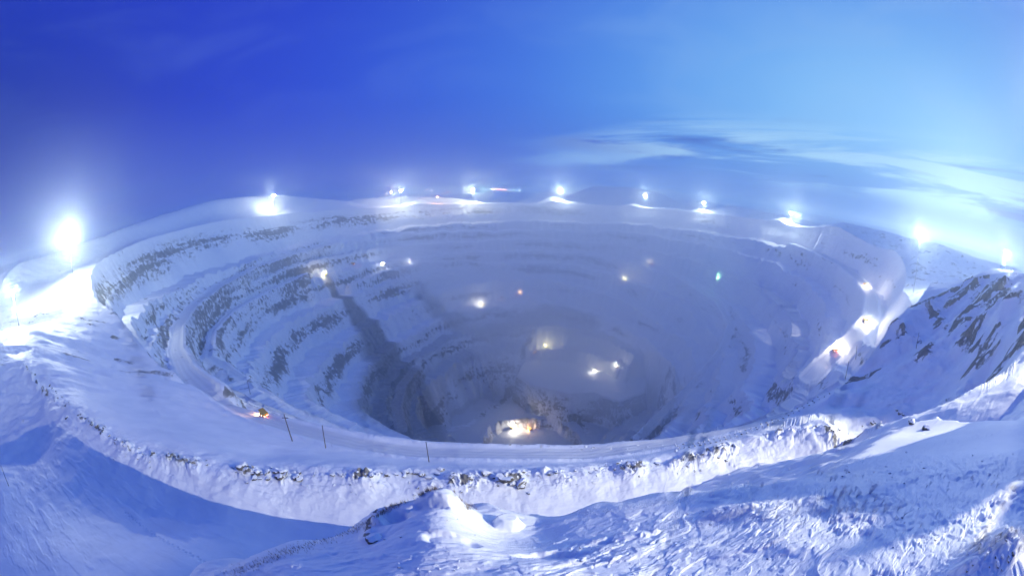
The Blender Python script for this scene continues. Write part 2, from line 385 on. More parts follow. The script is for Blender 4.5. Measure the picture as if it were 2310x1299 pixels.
# ---- pit floor works
def poly_xy(pts, z): return np.array([at_z(px, py, z)[:2] for px, py in pts])
PLAT = poly_xy([(1165,845),(1190,805),(1240,775),(1330,770),(1410,790),(1460,830),(1455,880),(1400,905),(1340,885),(1290,888),(1200,868)], -600)
LOWB = poly_xy([(1120,905),(1150,870),(1230,905),(1300,925),(1330,960),(1400,960),(1420,890),(1480,890),(1500,1010),(960,1010),(960,960),(1060,940),(1110,900)], -668)
HOLE = poly_xy([(1085,1000),(1100,960),(1125,943),(1190,936),(1260,944),(1300,970),(1320,1005),(1250,1040),(1120,1040)], -690)
RAMP = [at_z(px, py, z)[:2] for px, py, z in ((1110,920,-680),(1135,880,-655),(1150,845,-630),(1180,815,-612),(1230,790,-600))]
def line_d(L, x, y):
    d = np.full(x.shape, 1e9); tt = np.zeros(x.shape)
    for i in range(len(L) - 1):
        x1, y1 = L[i][:2]; x2, y2 = L[i+1][:2]; ex, ey = x2 - x1, y2 - y1
        t = np.clip(((x - x1) * ex + (y - y1) * ey) / (ex * ex + ey * ey), 0, 1)
        dd = np.hypot(x - x1 - t * ex, y - y1 - t * ey)
        tt = np.where(dd < d, i + t, tt); d = np.minimum(d, dd)
    return d, tt
def height(x, y, detail=False):
    """terrain height (no small detail) + masks"""
    s = np.hypot(x, y); a = ang(x, y); r = np.hypot(x - P[0], y - P[1])
    lr = tab(LIP_R, a)
    inside = r < lr
    zi = np.full(x.shape, 0.0); face = np.zeros(x.shape); berm = np.zeros(x.shape)
    if inside.any():
        t, f_, b_ = terrace(a[inside], r[inside])
        xx, yy = x[inside], y[inside]
        near_floor = r[inside] < 420
        if near_floor.any():
            xs, ys, zs = xx[near_floor], yy[near_floor], t[near_floor].astype(float)
            fs, bs = f_[near_floor].astype(float), b_[near_floor].astype(float)
            wv = 8 * fbm(xs / 22, ys / 22, 3, 33)
            dl = poly_sd(LOWB, xs, ys) + wv
            k = sst(dl, -14, 10)
            zs = zs + (np.minimum(zs, -672) - zs) * 0 + np.where(zs > -672, (-672 - zs) * k, 0) * (k > 0)
            fs = np.maximum(fs * (1 - k), 1.0 * ((k > .02) & (k < .95)))
            dp = poly_sd(PLAT, xs, ys) + wv * .7
            k = sst(dp, -20, 2)
            zs = zs + np.where(zs < -600, (-600 - zs) * k, np.maximum(-600 - zs, -14) * sst(dp, -2, 16))
            fs = np.maximum(fs * (1 - k), 1.0 * ((k > .03) & (k < .93)))
            dh = poly_sd(HOLE, xs, ys) + wv
            k = sst(dh, -4, 16)
            zs = zs - 34 * k
            fs = np.maximum(fs, 1.0 * ((k > .03) & (k < .97)))
            t = t.astype(float); t[near_floor] = zs; f_[near_floor] = fs; b_[near_floor] = np.where(fs > .5, 0, np.maximum(bs, 11))
        zi[inside] = t; face[inside] = f_; berm[inside] = b_
    zo = outer_z(x, y, s, a, r)
    wn = 1 - sst(s, 330, 520)                       # near model holds close to the camera
    zn = near_z(x, y)
    q = lr - r                                      # >0 inside
    zout = zo * (1 - wn) + zn * wn
    zin_edge = zi
    # inside: near the lip follow the near model, then drop
    k = sst(q, -6, 10)
    z = np.where(inside, 0, zout)
    lipz = tab(LIP_Z, a)
    blend = wn * (1 - sst(q, 0, 12))
    z = np.where(inside, zi + (np.minimum(zn, zi + 60) - zi) * blend * .999, z)
    face = face * (1 - blend)
    return z, face, berm * (blend < .5), s, a, r, inside, q, wn
# ---- mesh: rays of constant bearing, samples spaced by how large they look
def columns():
    fine = np.linspace(-100, 100, 1651)
    back = np.arange(103, 258, 3.0)
    return np.r_[fine, back, 260.0 ] * D
AZ = columns()
NS = 1150
S_F = np.exp(np.linspace(math.log(1.2), math.log(9000), 5200))
# extra fine samples between 100 m and 2200 m
S_F = np.unique(np.r_[S_F, np.arange(70, 300, .35), np.arange(300, 2300, .9)])
INC = np.zeros((len(AZ), len(S_F) - 1), np.float32)
for c0 in range(0, len(AZ), 60):
    az = AZ[c0:c0 + 60]
    X = np.sin(az)[:, None] * S_F[None]; Y = np.cos(az)[:, None] * S_F[None]
    el = np.arctan2(height(X, Y)[0], S_F[None])
    de = np.abs(np.diff(el, axis=1)); dl = np.diff(np.log(S_F))[None]
    vis = np.maximum.accumulate(el, axis=1)[:, :-1] <= el[:, 1:] + .012
    INC[c0:c0 + 60] = de * np.where(vis, 1.0, .12) + dl * .022 + 1e-7
# neighbouring bearings share nearly the same spacing, so the quads stay tidy
kb = np.hanning(29)[1:-1].astype(np.float32); kb /= kb.sum()
IP = np.concatenate([INC[:1]] * 13 + [INC] + [INC[-1:]] * 13)
INC = sum(kb[t] * IP[t:t + len(AZ)] for t in range(27))
SG = np.zeros((len(AZ), NS)); tgt = np.linspace(0, 1, NS)
for i in range(len(AZ)):
    cum = np.r_[0, np.cumsum(INC[i].astype(np.float64))]
    SG[i] = np.interp(tgt, cum / cum[-1], S_F)
del INC, IP
XS = np.sin(AZ)[:, None] * SG; YS = np.cos(AZ)[:, None] * SG
nA = len(AZ)
x = XS.ravel(); y = YS.ravel()
z, face, berm, s, a, r, inside, q, wn = height(x, y)
# ------------------------------------------------------------------ haul roads cut into the walls
def on_wall(pts):
    out = []
    for p_ in pts:
        h_ = hit_bowl(*p_)
        if h_: out.append((P[0] + h_[1] * math.cos(h_[0]), P[1] + h_[1] * math.sin(h_[0]), h_[2]))
    return out
PITROADS = [
 (on_wall([(1790,548),(1850,570),(1905,600),(1945,632),(1968,668),(1966,708),(1940,745),(1900,780),(1858,815),(1825,850)]), 17),
 (on_wall([(455,872),(415,830),(395,785),(400,735),(430,690),(490,645),(570,603),(660,570),(760,545)]), 13),
 (on_wall([(548,850),(470,800),(478,745),(520,700),(600,655),(690,615)]), 8),
 (on_wall([(905,965),(895,915),(905,870),(940,825)]), 12),
 (on_wall([(1440,985),(1510,915),(1575,850),(1630,785),(1650,730),(1620,680),(1540,630)]), 11),
 (on_wall([(1130,600),(1050,585),(950,590),(860,610),(790,640)]), 9),
]
pitroad = np.zeros_like(z); bern = np.zeros_like(z)
for L_, hw_ in PITROADS:
    if len(L_) < 2: continue
    near_ = inside & (s > 150); d_ = np.full(z.shape, 1e9); t_ = np.zeros_like(z)
    d_[near_], t_[near_] = line_d(L_, x[near_], y[near_])
    zr = np.interp(t_, np.arange(len(L_)), [p_[2] for p_ in L_]) - 3
    k_ = 1 - sst(d_, hw_, hw_ + 16)
    z = z * (1 - k_) + zr * k_
    face = np.where(near_, np.where(d_ < hw_, 0, np.maximum(face, .9 * ((d_ > hw_ + 2) & (d_ < hw_ + 15)))), face)
    z = z + near_ * 1.6 * np.exp(-((d_ - hw_ + 2) / 2.2) ** 2)
    pitroad = np.maximum(pitroad, near_ * (1 - sst(d_, hw_ - 4, hw_ - 1)) * (.75 + .25 * np.cos(d_ * 1.3)))
# ------------------------------------------------------------------ small relief
gx = a * 900.0                                   # metres along the wall
face = np.where(inside, face, 0)
gul = fbm(gx / 9.0, r / 60.0, 3, 41)
gul2 = fbm(gx / 3.0, r / 22.0, 2, 43)
z = z + face * (3.0 * gul + 1.2 * gul2) * (.4 + .6 * sst(s, 150, 500)) + inside * (1 - pitroad) * (.5 * fbm(x / 14, y / 14, 3, 51) + sst(s, 180, 500) * (2.6 * (1 - 2 * np.abs(fbm(gx / 34, r / 60 + z / 50, 4, 53, .55))) * (.35 + .65 * (face > .05)) + .8 * fbm(x / 7, y / 7, 3, 55)))
# ridges and rough crests close by: polylines in the photo's pixels + height
CREST = [at_z(px, py, z_)[:2] for px, py, z_ in ((60,830,-47),(100,875,-49),(170,930,-50),(235,975,-50),(300,1010,-50),(400,1032,-50.5),(500,1050,-51),(600,1068,-51.5),(700,1066,-52),(800,1072,-52),
         (940,1070,-52.5),(1050,1080,-52.5),(1150,1076,-52.5),(1250,1064,-53),(1350,1062,-53.5),(1500,1042,-54),(1640,1012,-55),(1760,968,-53),(1850,962,-49),(1950,958,-44),(2040,945,-37))]
mid = (s > 25) & (s < 420)
rough = np.zeros_like(z); rockm = np.zeros_like(z)
dC = np.full(z.shape, 1e9); tC = np.zeros_like(z)
dC[mid], tC[mid] = line_d(CREST, x[mid], y[mid])
cw = np.exp(-(dC / 2.6) ** 2)
clump = sst(fbm(x / 5, y / 5, 3, 61), -.15, .35)
z = z + cw * (.2 + 1.5 * clump) * (1.3 * np.abs(fbm(x / 1.6, y / 1.6, 4, 63, .6)) + .3) + np.exp(-(dC / 8) ** 2) * (.75 * fbm(x / 4, y / 4, 3, 64) + .18 * np.abs(fbm(x / 1.1, y / 1.1, 3, 65)))
rockm = np.maximum(rockm, np.exp(-((dC + 1.2 * fbm(x / 2, y / 2, 3, 66)) / 2.3) ** 2) * clump * sst(fbm(x / 1.3, y / 1.3, 4, 67, .65), -.25, .1))
# drift forms everywhere
dr = fbm(x / 30, y / 18, 3, 71)
z = z + np.where(inside, 0, 1) * (sst(s, 30, 90)) * (1 - sst(s, 700, 1500)) * ((.7 + .6 * sst(-x, 60, 160)) * dr + .22 * fbm(x / 5, y / 3.4, 3, 73) + .12 * sst(fbm(x / 9, y / 2.2, 4, 74), 0, .25))
far_o = (~inside) * sst(s, 330, 650) * (1 - sst(s, 2600, 4000))
fr_ = 1 - 2 * np.abs(fbm(x / 46, y / 46, 5, 181, .55))
z = z + far_o * (.5 + .5 * sst(x, 0, 400)) * (3.0 * fr_ + 1.3 * fbm(x / 11, y / 11, 4, 183, .6))
rockm = np.maximum(rockm, far_o * (.35 + .4 * sst(x, 0, 400)) * sst(fbm(x / 30, y / 12, 4, 185) + .3 * fr_, .28, .5))
# spurs of the dump on the right: gullies running down
spur = sst(np.arctan2(x, y), .62, .85) * sst(s, 60, 110) * (1 - sst(s, 420, 620)) * (~inside)
for rib, hh_, wd_ in (([(2195,634,-19),(2240,700,-22),(2270,790,-24),(2290,870,-24)], 4, 18), ([(2100,700,-39),(2140,760,-42),(2170,830,-42),(2200,900,-34)], 5, 14), ([(2030,730,-46),(2060,800,-52),(2070,860,-54)], 5, 12), ([(1905,798,-67),(1900,860,-68),(1850,925,-68)], 4, 9)):
    dr_, _t = np.full(z.shape, 1e9), 0
    mm = (s > 60) & (s < 480) & (np.arctan2(x, y) > .5)
    dr_[mm], _t = line_d([at_z(*p)[:2] for p in rib], x[mm] + 5 * vn(x[mm] / 16, y[mm] / 16, 131), y[mm] + 5 * vn(x[mm] / 16, y[mm] / 16, 132))
    z = z + (~inside) * hh_ * np.exp(-dr_ / wd_) * (.8 + .5 * fbm(x / 9, y / 9, 3, 133))
    rockm = np.maximum(rockm, (~inside) * np.exp(-(dr_ / (wd_ * .8)) ** 2) * sst(fbm(x / 6, y / 6, 4, 134), -.15, .2) * 1.0)
sp = fbm((x * .55 + y * .83) / 16, (x * .83 - y * .55) / 70, 4, 81)
z = z + spur * (3.6 * sp + 1.0 * fbm(x / 4, y / 7, 4, 83, .6))
rockm = np.maximum(rockm, spur * sst(fbm((x * .55 + y * .83) / 12, (x * .83 - y * .55) / 30, 4, 85), .08, .42))
spl = sst(-np.arctan2(x, y), .6, .8) * sst(s, 120, 200) * (1 - sst(s, 900, 1100))
z = z + spl * (~inside) * (2.6 * fbm((x * .6 - y * .8) / 13, (x * .8 + y * .6) / 60, 4, 87) + .9 * fbm((x * .6 - y * .8) / 4, (x * .8 + y * .6) / 16, 3, 89))
rockm = np.maximum(rockm, spl * .8 * sst(fbm((x * .6 - y * .8) / 7, (x * .8 + y * .6) / 26, 4, 88), .25, .5))
jag = 1 - 2 * np.abs(fbm((x * .8 + y * .6) / 5.5, (-x * .6 + y * .8) / 11, 4, 135, .6))
z = z + (spur + spl * (~inside) * .6) * rockm * 1.1 * jag
rockm = np.where(spur > .05, rockm * sst(fbm(x / 2.1, y / 3.2, 4, 136, .65) + .35 * jag, -.35, .1), rockm)
# near hill: wind-carved crust 
nh = 1 - sst(s, 22, 34)
wpx = fbm(x / 2.6, y / 2.2, 3, 91)
rid = lambda u_, v_, sd_: 1 - 2 * np.abs(fbm(u_, v_, 4, sd_, .55))
wx = x * .96 + y * .28; wy = -x * .28 + y * .96
crust = sst(rid(wx / 2.4 + .6 * wpx, wy / .42 + .5 * wpx, 93), .3, .85)
crust2 = sst(fbm(wx / 1.1, wy / .26 + wpx, 4, 95, .6), .0, .2)
patch = sst(fbm(x / 4.5, y / 3.4, 3, 97), -.12, .22)
right = sst(np.arctan2(x, y), -.1, .35)
z = z + nh * (.16 * wpx + .34 * fbm(x / 6.5, y / 5.0, 2, 100) + .010 * fbm(x / .2, y / .12, 3, 99) + .03 * fbm(wx / .8, wy / .3, 4, 101, .6))
for k_, (lx, ly, th_, hh_) in enumerate(((2.6, .75, .05, .06), (1.5, .5, .0, .045), (1.0, .34, .08, .035), (3.6, 1.1, -.05, .07), (.6, .22, .05, .02))):
    lay = fbm(wx / lx + .7 * wpx, wy / ly + .9 * fbm(x / 1.7, y / 1.7, 2, 150 + k_), 4, 160 + k_, .58)
    z = z + nh * (.35 + .65 * right) * (.45 + .55 * patch) * hh_ * (sst(lay, th_, th_ + .07) + .6 * np.clip(lay - th_, 0, .5))
z = z + nh * (1 - right) * .05 * fbm(wx / .9, wy / .35, 3, 105)
for hx, hy, hz_, dep_, rx_, ry_ in ((895,1172,-10.0,.34,.8,.35),(1010,1215,-9.1,.2,.9,.35),(960,1152,-9.7,.2,.8,.25),(1240,1240,-9.3,.25,1.0,.35),(1146,1162,-10.9,-.5,.55,.4),(1000,1112,-9.3,-.35,.9,.4),(862,1196,-10.6,-.3,.35,.3),(1420,1200,-9.9,-.18,1.3,.3),(1650,1150,-10.2,-.2,1.6,.35)):
    c_ = at_z(hx, hy, hz_); dd_ = np.sqrt(((x - c_[0]) / rx_) ** 2 + ((y - c_[1]) / ry_) ** 2) + .4 * fbm(x * 1.9, y * 2.6, 3, 171)
    z = z - dep_ * (1 - sst(dd_, .45, 1.15)) * (s < 30)
for ln, hh_, wd_, rk_ in (([(2165,1299,-6.8),(2205,1262,-6.8),(2260,1235,-6.6),(2330,1205,-6.6)], .42, .8, 1.0), ([(838,1235,-10.7),(842,1190,-10.7),(850,1160,-10.5)], .2, .35, 1.0), ([(880,1142,-10.2),(960,1118,-9.6),(1030,1102,-9.4)], .12, .28, .55)):
    dr_, _t = line_d([at_z(*p)[:2] for p in ln], x, y)
    z = z + nh * hh_ * np.exp(-(dr_ / wd_) ** 2) * (.7 + .9 * np.abs(fbm(x / .5, y / .5, 4, 172, .6)))
    rockm = np.maximum(rockm, nh * rk_ * np.exp(-(dr_ / (wd_ * .7)) ** 2) * sst(fbm(x / .45, y / .45, 4, 173, .65), -.15, .15))
# two lines of footprints
def tracks(pts, sd_, sz=.32, gap=.9, dep=.16):
    global z
    L = [at_z(*p)[:2] for p in pts]; acc = 0; k = 0
    for (x1, y1), (x2, y2) in zip(L[:-1], L[1:]):
        D_ = math.hypot(x2 - x1, y2 - y1); m_ = int(D_ / gap)
        for q_ in range(m_):
            t_ = q_ / m_; fx = x1 + (x2 - x1) * t_; fy = y1 + (y2 - y1) * t_; k += 1
            fx += (.16 if k % 2 else -.16) * (y2 - y1) / D_; fy -= (.16 if k % 2 else -.16) * (x2 - x1) / D_
            m2 = (np.abs(x - fx) < 1.2) & (np.abs(y - fy) < 1.2)
            z[m2] -= dep * np.exp(-(((x[m2] - fx) ** 2 + (y[m2] - fy) ** 2) / sz ** 2) ** 2)
tracks(((280,1150,-55),(330,1190,-54),(400,1235,-52),(450,1258,-51),(490,1285,-50)), 0, .34, .95, .22)
tracks(((1605,1038,-57),(1650,1060,-57.5),(1700,1076,-57.5),(1745,1082,-57.5)), 0, .3, 1.0, .2)
# ------------------------------------------------------------------ masks
ROAD = [at_z(px, py, z_)[:2] for px, py, z_ in ((470,890,-86),(520,912,-83),(600,945,-78),(700,975,-75),(800,1000,-73),(950,1020,-72.5),(1150,1026,-72),(1350,1016,-72.5),(1500,995,-73),(1650,965,-73),(1760,930,-74),(1850,870,-80),(1930,780,-92))]
dR, tR = np.full(z.shape, 1e9), np.zeros_like(z)
dR[mid], tR[mid] = line_d(ROAD, x[mid], y[mid])
road = (1 - sst(dR, 4.0, 6.0)) * mid
road_m = np.maximum(road, np.where(inside & (np.abs(berm - 3) < .6), 1.0, 0) * .9 * (s > 150))
ruts = .12 * np.cos(dR * 2.2) * (dR < 6)
road_m = np.maximum(road_m, pitroad)
z = z - road * (.35 + ruts)
z = z + np.exp(-((dR - 8) / 1.6) ** 2) * mid * (.5 + .5 * np.abs(fbm(x / 2, y / 2, 2, 103)))
DUST = [(745,628),(790,680),(820,715),(850,760),(875,800),(905,840),(920,890),(925,960)]
DUST = [(lambda h: (P[0] + h[1] * math.cos(h[0]), P[1] + h[1] * math.sin(h[0])))(hit_bowl(*p)) for p in DUST]
dD, tD = line_d(DUST, x, y)
wD = 20 + tD * 15
dust = inside * (1 - sst(dD + 14 * fbm(x / 40, y / 40, 3, 111), wD * .6, wD * 1.25))
DUST2 = [hit_bowl(*p) for p in [(960,655),(1000,700),(1060,735),(1180,720),(1260,690),(1330,720)]]
DUST2 = [(P[0] + h[1] * math.cos(h[0]), P[1] + h[1] * math.sin(h[0])) for h in DUST2]
d2, _ = line_d(DUST2, x, y)
dust = np.maximum(dust, inside * .75 * (1 - sst(d2 + 20 * fbm(x / 50, y / 50, 3, 113), 14, 58)))
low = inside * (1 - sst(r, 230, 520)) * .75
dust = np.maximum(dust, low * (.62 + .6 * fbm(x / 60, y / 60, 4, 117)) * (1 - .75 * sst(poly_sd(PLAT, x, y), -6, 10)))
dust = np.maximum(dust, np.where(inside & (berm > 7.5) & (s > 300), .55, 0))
bands = fbm(gx / 90, z / 7.0, 3, 121)
kk_ = np.floor(np.clip((-z - 40) / 45, 0, 20))
pres = fbm(gx / 230 + kk_ * 3.7, kk_ * 1.9 + r / 900, 3, 125)
strk = fbm(gx / 7.0, z / 6.0 + gx / 60, 4, 127, .65)
rightside = sst(x - P[0], 250, 620)
leftside = sst(-(x - P[0]), 120, 420) * sst(1300 - y, 0, 300)
rock = np.where(inside, face * np.clip(.70 + .15 * leftside + .55 * pres + .55 * strk + .3 * bands - .26 * rightside, 0, 1.15), 0)
rock = np.maximum(rock, rockm)
# ------------------------------------------------------------------ build mesh objects
V = np.stack([x, y, z], 1).reshape(nA, NS, 3)
FN = np.cross(V[1:, 1:] - V[:-1, :-1], V[:-1, 1:] - V[1:, :-1])
FN[FN[..., 2] < 0] *= -1
Nn = np.zeros_like(V)
Nn[:-1, :-1] += FN; Nn[1:, :-1] += FN; Nn[:-1, 1:] += FN; Nn[1:, 1:] += FN
Nn /= np.linalg.norm(Nn, axis=2, keepdims=True) + 1e-20
Vf = V.reshape(-1, 3); Nf = Nn.reshape(-1, 3)
idx = np.arange(nA * NS).reshape(nA, NS)
quads = np.stack([idx[:-1, :-1], idx[:-1, 1:], idx[1:, 1:], idx[1:, :-1]], -1).reshape(-1, 4)[:, ::-1]
qs = s[quads].mean(1); qin = q[quads].mean(1) > 0; qroad = road[quads].mean(1) > .5; qn = qs < 36
cls = np.where(qn, 0, np.where(qin, 2, np.where(qroad, 1, 3)))
def make_part(name, sel, mat):
    f = quads[sel]; used, inv = np.unique(f, return_inverse=True); f = inv.reshape(-1, 4)
    me = bpy.data.meshes.new(name)
    me.vertices.add(len(used)); me.vertices.foreach_set('co', Vf[used].ravel().astype(np.float32))
    me.loops.add(f.size); me.loops.foreach_set('vertex_index', f.ravel().astype(np.int32))
    me.polygons.add(len(f)); me.polygons.foreach_set('loop_start', (np.arange(len(f)) * 4).astype(np.int32))
    me.polygons.foreach_set('loop_total', np.full(len(f), 4, np.int32))
    me.update(calc_edges=True)
    me.polygons.foreach_set('use_smooth', np.ones(len(f), bool))
    for nm, arr in (('rock', rock), ('road', road_m), ('dust', dust)):
        at = me.attributes.new(nm, 'FLOAT', 'POINT'); at.data.foreach_set('value', arr[used].astype(np.float32))
    me.normals_split_custom_set_from_vertices(Nf[used].astype(np.float32))
    me.materials.append(mat)
    o = bpy.data.objects.new(name, me); scene.collection.objects.link(o); o['kind'] = 'structure'
    return o
def ground_material():
    m = bpy.data.materials.new('snow_and_rock'); m.use_nodes = True
    g = NT(m.node_tree)
    pos = g.node('ShaderNodeNewGeometry').outputs['Position']
    nor = g.node('ShaderNodeNewGeometry').outputs['Normal']
    rk = g.node('ShaderNodeAttribute', attribute_name='rock').outputs['Fac']
    rd = g.node('ShaderNodeAttribute', attribute_name='road').outputs['Fac']
    ds = g.node('ShaderNodeAttribute', attribute_name='dust').outputs['Fac']
    nf = g.noise(pos, .9, 6, .62); nl = g.noise(pos, .11, 5, .6); nxx = g.noise(pos, 6.0, 5, .6)
    snow = g.mix(g.ss(nl, .3, .7), (.80, .82, .86), (.90, .91, .93))
    rockc = g.mix(g.ss(nf, .35, .65), (.055, .050, .045), (.20, .18, .155))
    nm = g.m('MULTIPLY_ADD', nl, .75, g.m('MULTIPLY', nf, .55))
    mask = g.ss(g.m('ADD', rk, g.m('MULTIPLY_ADD', nm, 1.5, -1.42)), .18, .42)
    col = g.mix(g.m('MULTIPLY', mask, .88), snow, rockc)
    col = g.mix(g.m('MULTIPLY', rd, g.m('MULTIPLY_ADD', nl, .5, .15)), col, (.42, .43, .47))
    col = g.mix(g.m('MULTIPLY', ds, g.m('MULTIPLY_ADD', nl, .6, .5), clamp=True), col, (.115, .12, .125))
    hgt = g.m('MULTIPLY_ADD', nf, .35, g.m('MULTIPLY', nxx, .05))
    bump = g.node('ShaderNodeBump', {'Height': hgt, 'Strength': g.m('MULTIPLY_ADD', mask, .6, .28), 'Distance': .5})
    b = g.node('ShaderNodeBsdfPrincipled', {'Base Color': col, 'Roughness': g.m('MULTIPLY_ADD', mask, .3, .6), 'Normal': bump.outputs[0], 'Specular IOR Level': .3})
    g.l.new(b.outputs[0], g.node('ShaderNodeOutputMaterial').inputs['Surface'])
    return m
GM = ground_material()
hill = make_part('snowy_hill', cls == 0, GM)
roado = make_part('haul_road', cls == 1, GM)
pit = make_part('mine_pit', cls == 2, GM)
plain = make_part('ground', cls == 3, GM)
def ground_at(px_, py_, smin=0.0):
    """first terrain hit along the ray through a photo pixel"""
    d = pix_dir(px_, py_); hz = math.hypot(d[0], d[1])
    az = math.atan2(d[0], d[1]); i = int(np.argmin(np.abs(AZ - az)))
    col = V[i]; sc = SG[i]; el = col[:, 2] / sc; te = d[2] / hz
    k = np.where((el >= te) & (sc > smin))[0]
    k = int(k[0]) if len(k) else NS - 1
    return Vector((math.sin(az) * sc[k], math.cos(az) * sc[k], float(col[k, 2])))
def ground_z(xx, yy):
    az = math.atan2(xx, yy); i = int(np.argmin(np.abs(AZ - az))); sc = math.hypot(xx, yy)
    return float(np.interp(sc, SG[i], V[i, :, 2]))
# ================================================================== OBJECTS
def mat(name, col, rough=.6, metal=0.0, emit=None, es=0.0):
    m = bpy.data.materials.new(name); m.use_nodes = True
    g = NT(m.node_tree)
    oc = g.node('ShaderNodeTexCoord').outputs['Object']
    n = g.noise(oc, 3.0, 5, .6)
    c = g.mix(n, tuple(v * .72 for v in col), tuple(min(1, v * 1.25) for v in col))
    b = g.node('ShaderNodeBsdfPrincipled', {'Base Color': c, 'Roughness': rough, 'Metallic': metal})
    if emit:
        b.inputs['Emission Color'].default_value = (*emit, 1); b.inputs['Emission Strength'].default_value = es
    g.l.new(b.outputs[0], g.node('ShaderNodeOutputMaterial').inputs['Surface'])
    return m
def snowcap_mat(name, lo, hi, level=.35):
    """rock or wood with snow lying where it faces up"""
    m = bpy.data.materials.new(name); m.use_nodes = True
    g = NT(m.node_tree)
    geo = g.node('ShaderNodeNewGeometry'); nz = g.node('ShaderNodeSeparateXYZ', {0: geo.outputs['Normal']}).outputs[2]
    n = g.noise(geo.outputs['Position'], 2.3, 6, .65)
    c = g.mix(g.ss(n, .3, .7), lo, hi)
    f = g.ss(g.m('ADD', nz, g.m('MULTIPLY_ADD', n, .8, -.4)), level, level + .18)
    c = g.mix(f, c, (.85, .87, .90))
    bp = g.node('ShaderNodeBump', {'Height': n, 'Strength': .5, 'Distance': .15})
    b = g.node('ShaderNodeBsdfPrincipled', {'Base Color': c, 'Roughness': .8, 'Normal': bp.outputs[0]})
    g.l.new(b.outputs[0], g.node('ShaderNodeOutputMaterial').inputs['Surface'])
    return m
M = dict(steel=mat('galvanised_steel', (.32, .33, .35), .5, .6), wood=mat('weathered_wood', (.10, .08, .065), .85), yellow=mat('machine_yellow', (.55, .33, .05), .5),
         dark=mat('dark_steel', (.04, .04, .045), .6, .3), rubber=mat('tyre_rubber', (.025, .025, .028), .85), glass=mat('cab_glass', (.05, .07, .09), .15),
         white=mat('white_paint', (.7, .7, .7), .5), red=mat('red_paint', (.45, .05, .03), .5), wall=mat('plaster_wall', (.35, .36, .38), .8),
         rock=snowcap_mat('snowy_rock', (.045, .04, .036), (.17, .15, .125), .42), stone=snowcap_mat('dark_stone', (.04, .037, .035), (.12, .105, .09), .8),
         frost=mat('frosted_twigs', (.72, .74, .78), .7), dry=mat('dry_grass', (.22, .15, .09), .9))
def emis(name, col, st):
    m = bpy.data.materials.new(name); m.use_nodes = True; g = NT(m.node_tree)
    e = g.node('ShaderNodeEmission', {'Color': (*col, 1), 'Strength': st})
    g.l.new(e.outputs[0], g.node('ShaderNodeOutputMaterial').inputs['Surface'])
    return m
WARM, COOL, AMB, GRN, RED, YEL = (1, .90, .70), (.92, .97, 1.0), (1, .52, .20), (.35, 1, .45), (1, .18, .10), (1, .86, .42)
EM = {c: emis('lamp_glow_' + n, c, st) for c, n, st in ((WARM, 'warm', 260), (COOL, 'cool', 200), (AMB, 'amber', 90), (GRN, 'green', 160), (RED, 'red', 120), (YEL, 'yellow', 200))}
class MB:
    def __init__(s): s.b = bmesh.new()
    def box(s, c, d, rot=None, bev=0.0):
        M_ = Matrix.Translation(Vector(c)) @ (rot or Matrix.Identity(4)) @ Matrix.Diagonal((*d, 1))
        r = bmesh.ops.create_cube(s.b, size=1, matrix=M_)
        if bev: bmesh.ops.bevel(s.b, geom=list({e for v in r['verts'] for e in v.link_edges}), offset=bev, segments=1, affect='EDGES')
        return s
    def tube(s, p, q, r0, r1=None, n=8):
        p, q = Vector(p), Vector(q); d = q - p; L = d.length; r1 = r0 if r1 is None else r1
        M_ = Matrix.Translation((p + q) / 2) @ d.to_track_quat('Z', 'Y').to_matrix().to_4x4()
        bmesh.ops.create_cone(s.b, cap_ends=True, segments=n, radius1=r0, radius2=r1, depth=L, matrix=M_)
        return s
    def prism(s, pts, y0, y1):
        lo = [s.b.verts.new((x_, y0, z_)) for x_, z_ in pts]; hi = [s.b.verts.new((x_, y1, z_)) for x_, z_ in pts]
        s.b.faces.new(lo); s.b.faces.new(hi[::-1]); n = len(pts)
        for i in range(n): s.b.faces.new((lo[i], hi[i], hi[(i + 1) % n], lo[(i + 1) % n]))
        return s
    def build(s, name, m, parent=None, loc=None):
        bmesh.ops.recalc_face_normals(s.b, faces=s.b.faces)
        me = bpy.data.meshes.new(name); s.b.to_mesh(me); s.b.free(); me.materials.append(m)
        o = bpy.data.objects.new(name, me); scene.collection.objects.link(o)
        if parent: o.parent = parent
        if loc: o.location = loc
        return o
def tag(o, label, cat, group=None, kind=None):
    o['label'] = label; o['category'] = cat
    if group: o['group'] = group
    if kind: o['kind'] = kind
    return o
def empty(name, loc, rz=0):
    o = bpy.data.objects.new(name, None); scene.collection.objects.link(o); o.location = loc; o.rotation_euler = (0, 0, rz); return o
def copy_tree(o, parent=None):
    c = o.copy(); scene.collection.objects.link(c); c.parent = parent
    for ch in o.children: copy_tree(ch, c)
    return c
def point(parent, loc, power, col, rad=1.0):
    ld = bpy.data.lights.new('lamp_light', 'POINT'); ld.energy = power; ld.color = col; ld.shadow_soft_size = rad
    lo = bpy.data.objects.new('lamp_light', ld); scene.collection.objects.link(lo); lo.parent = parent; lo.location = loc
    return lo
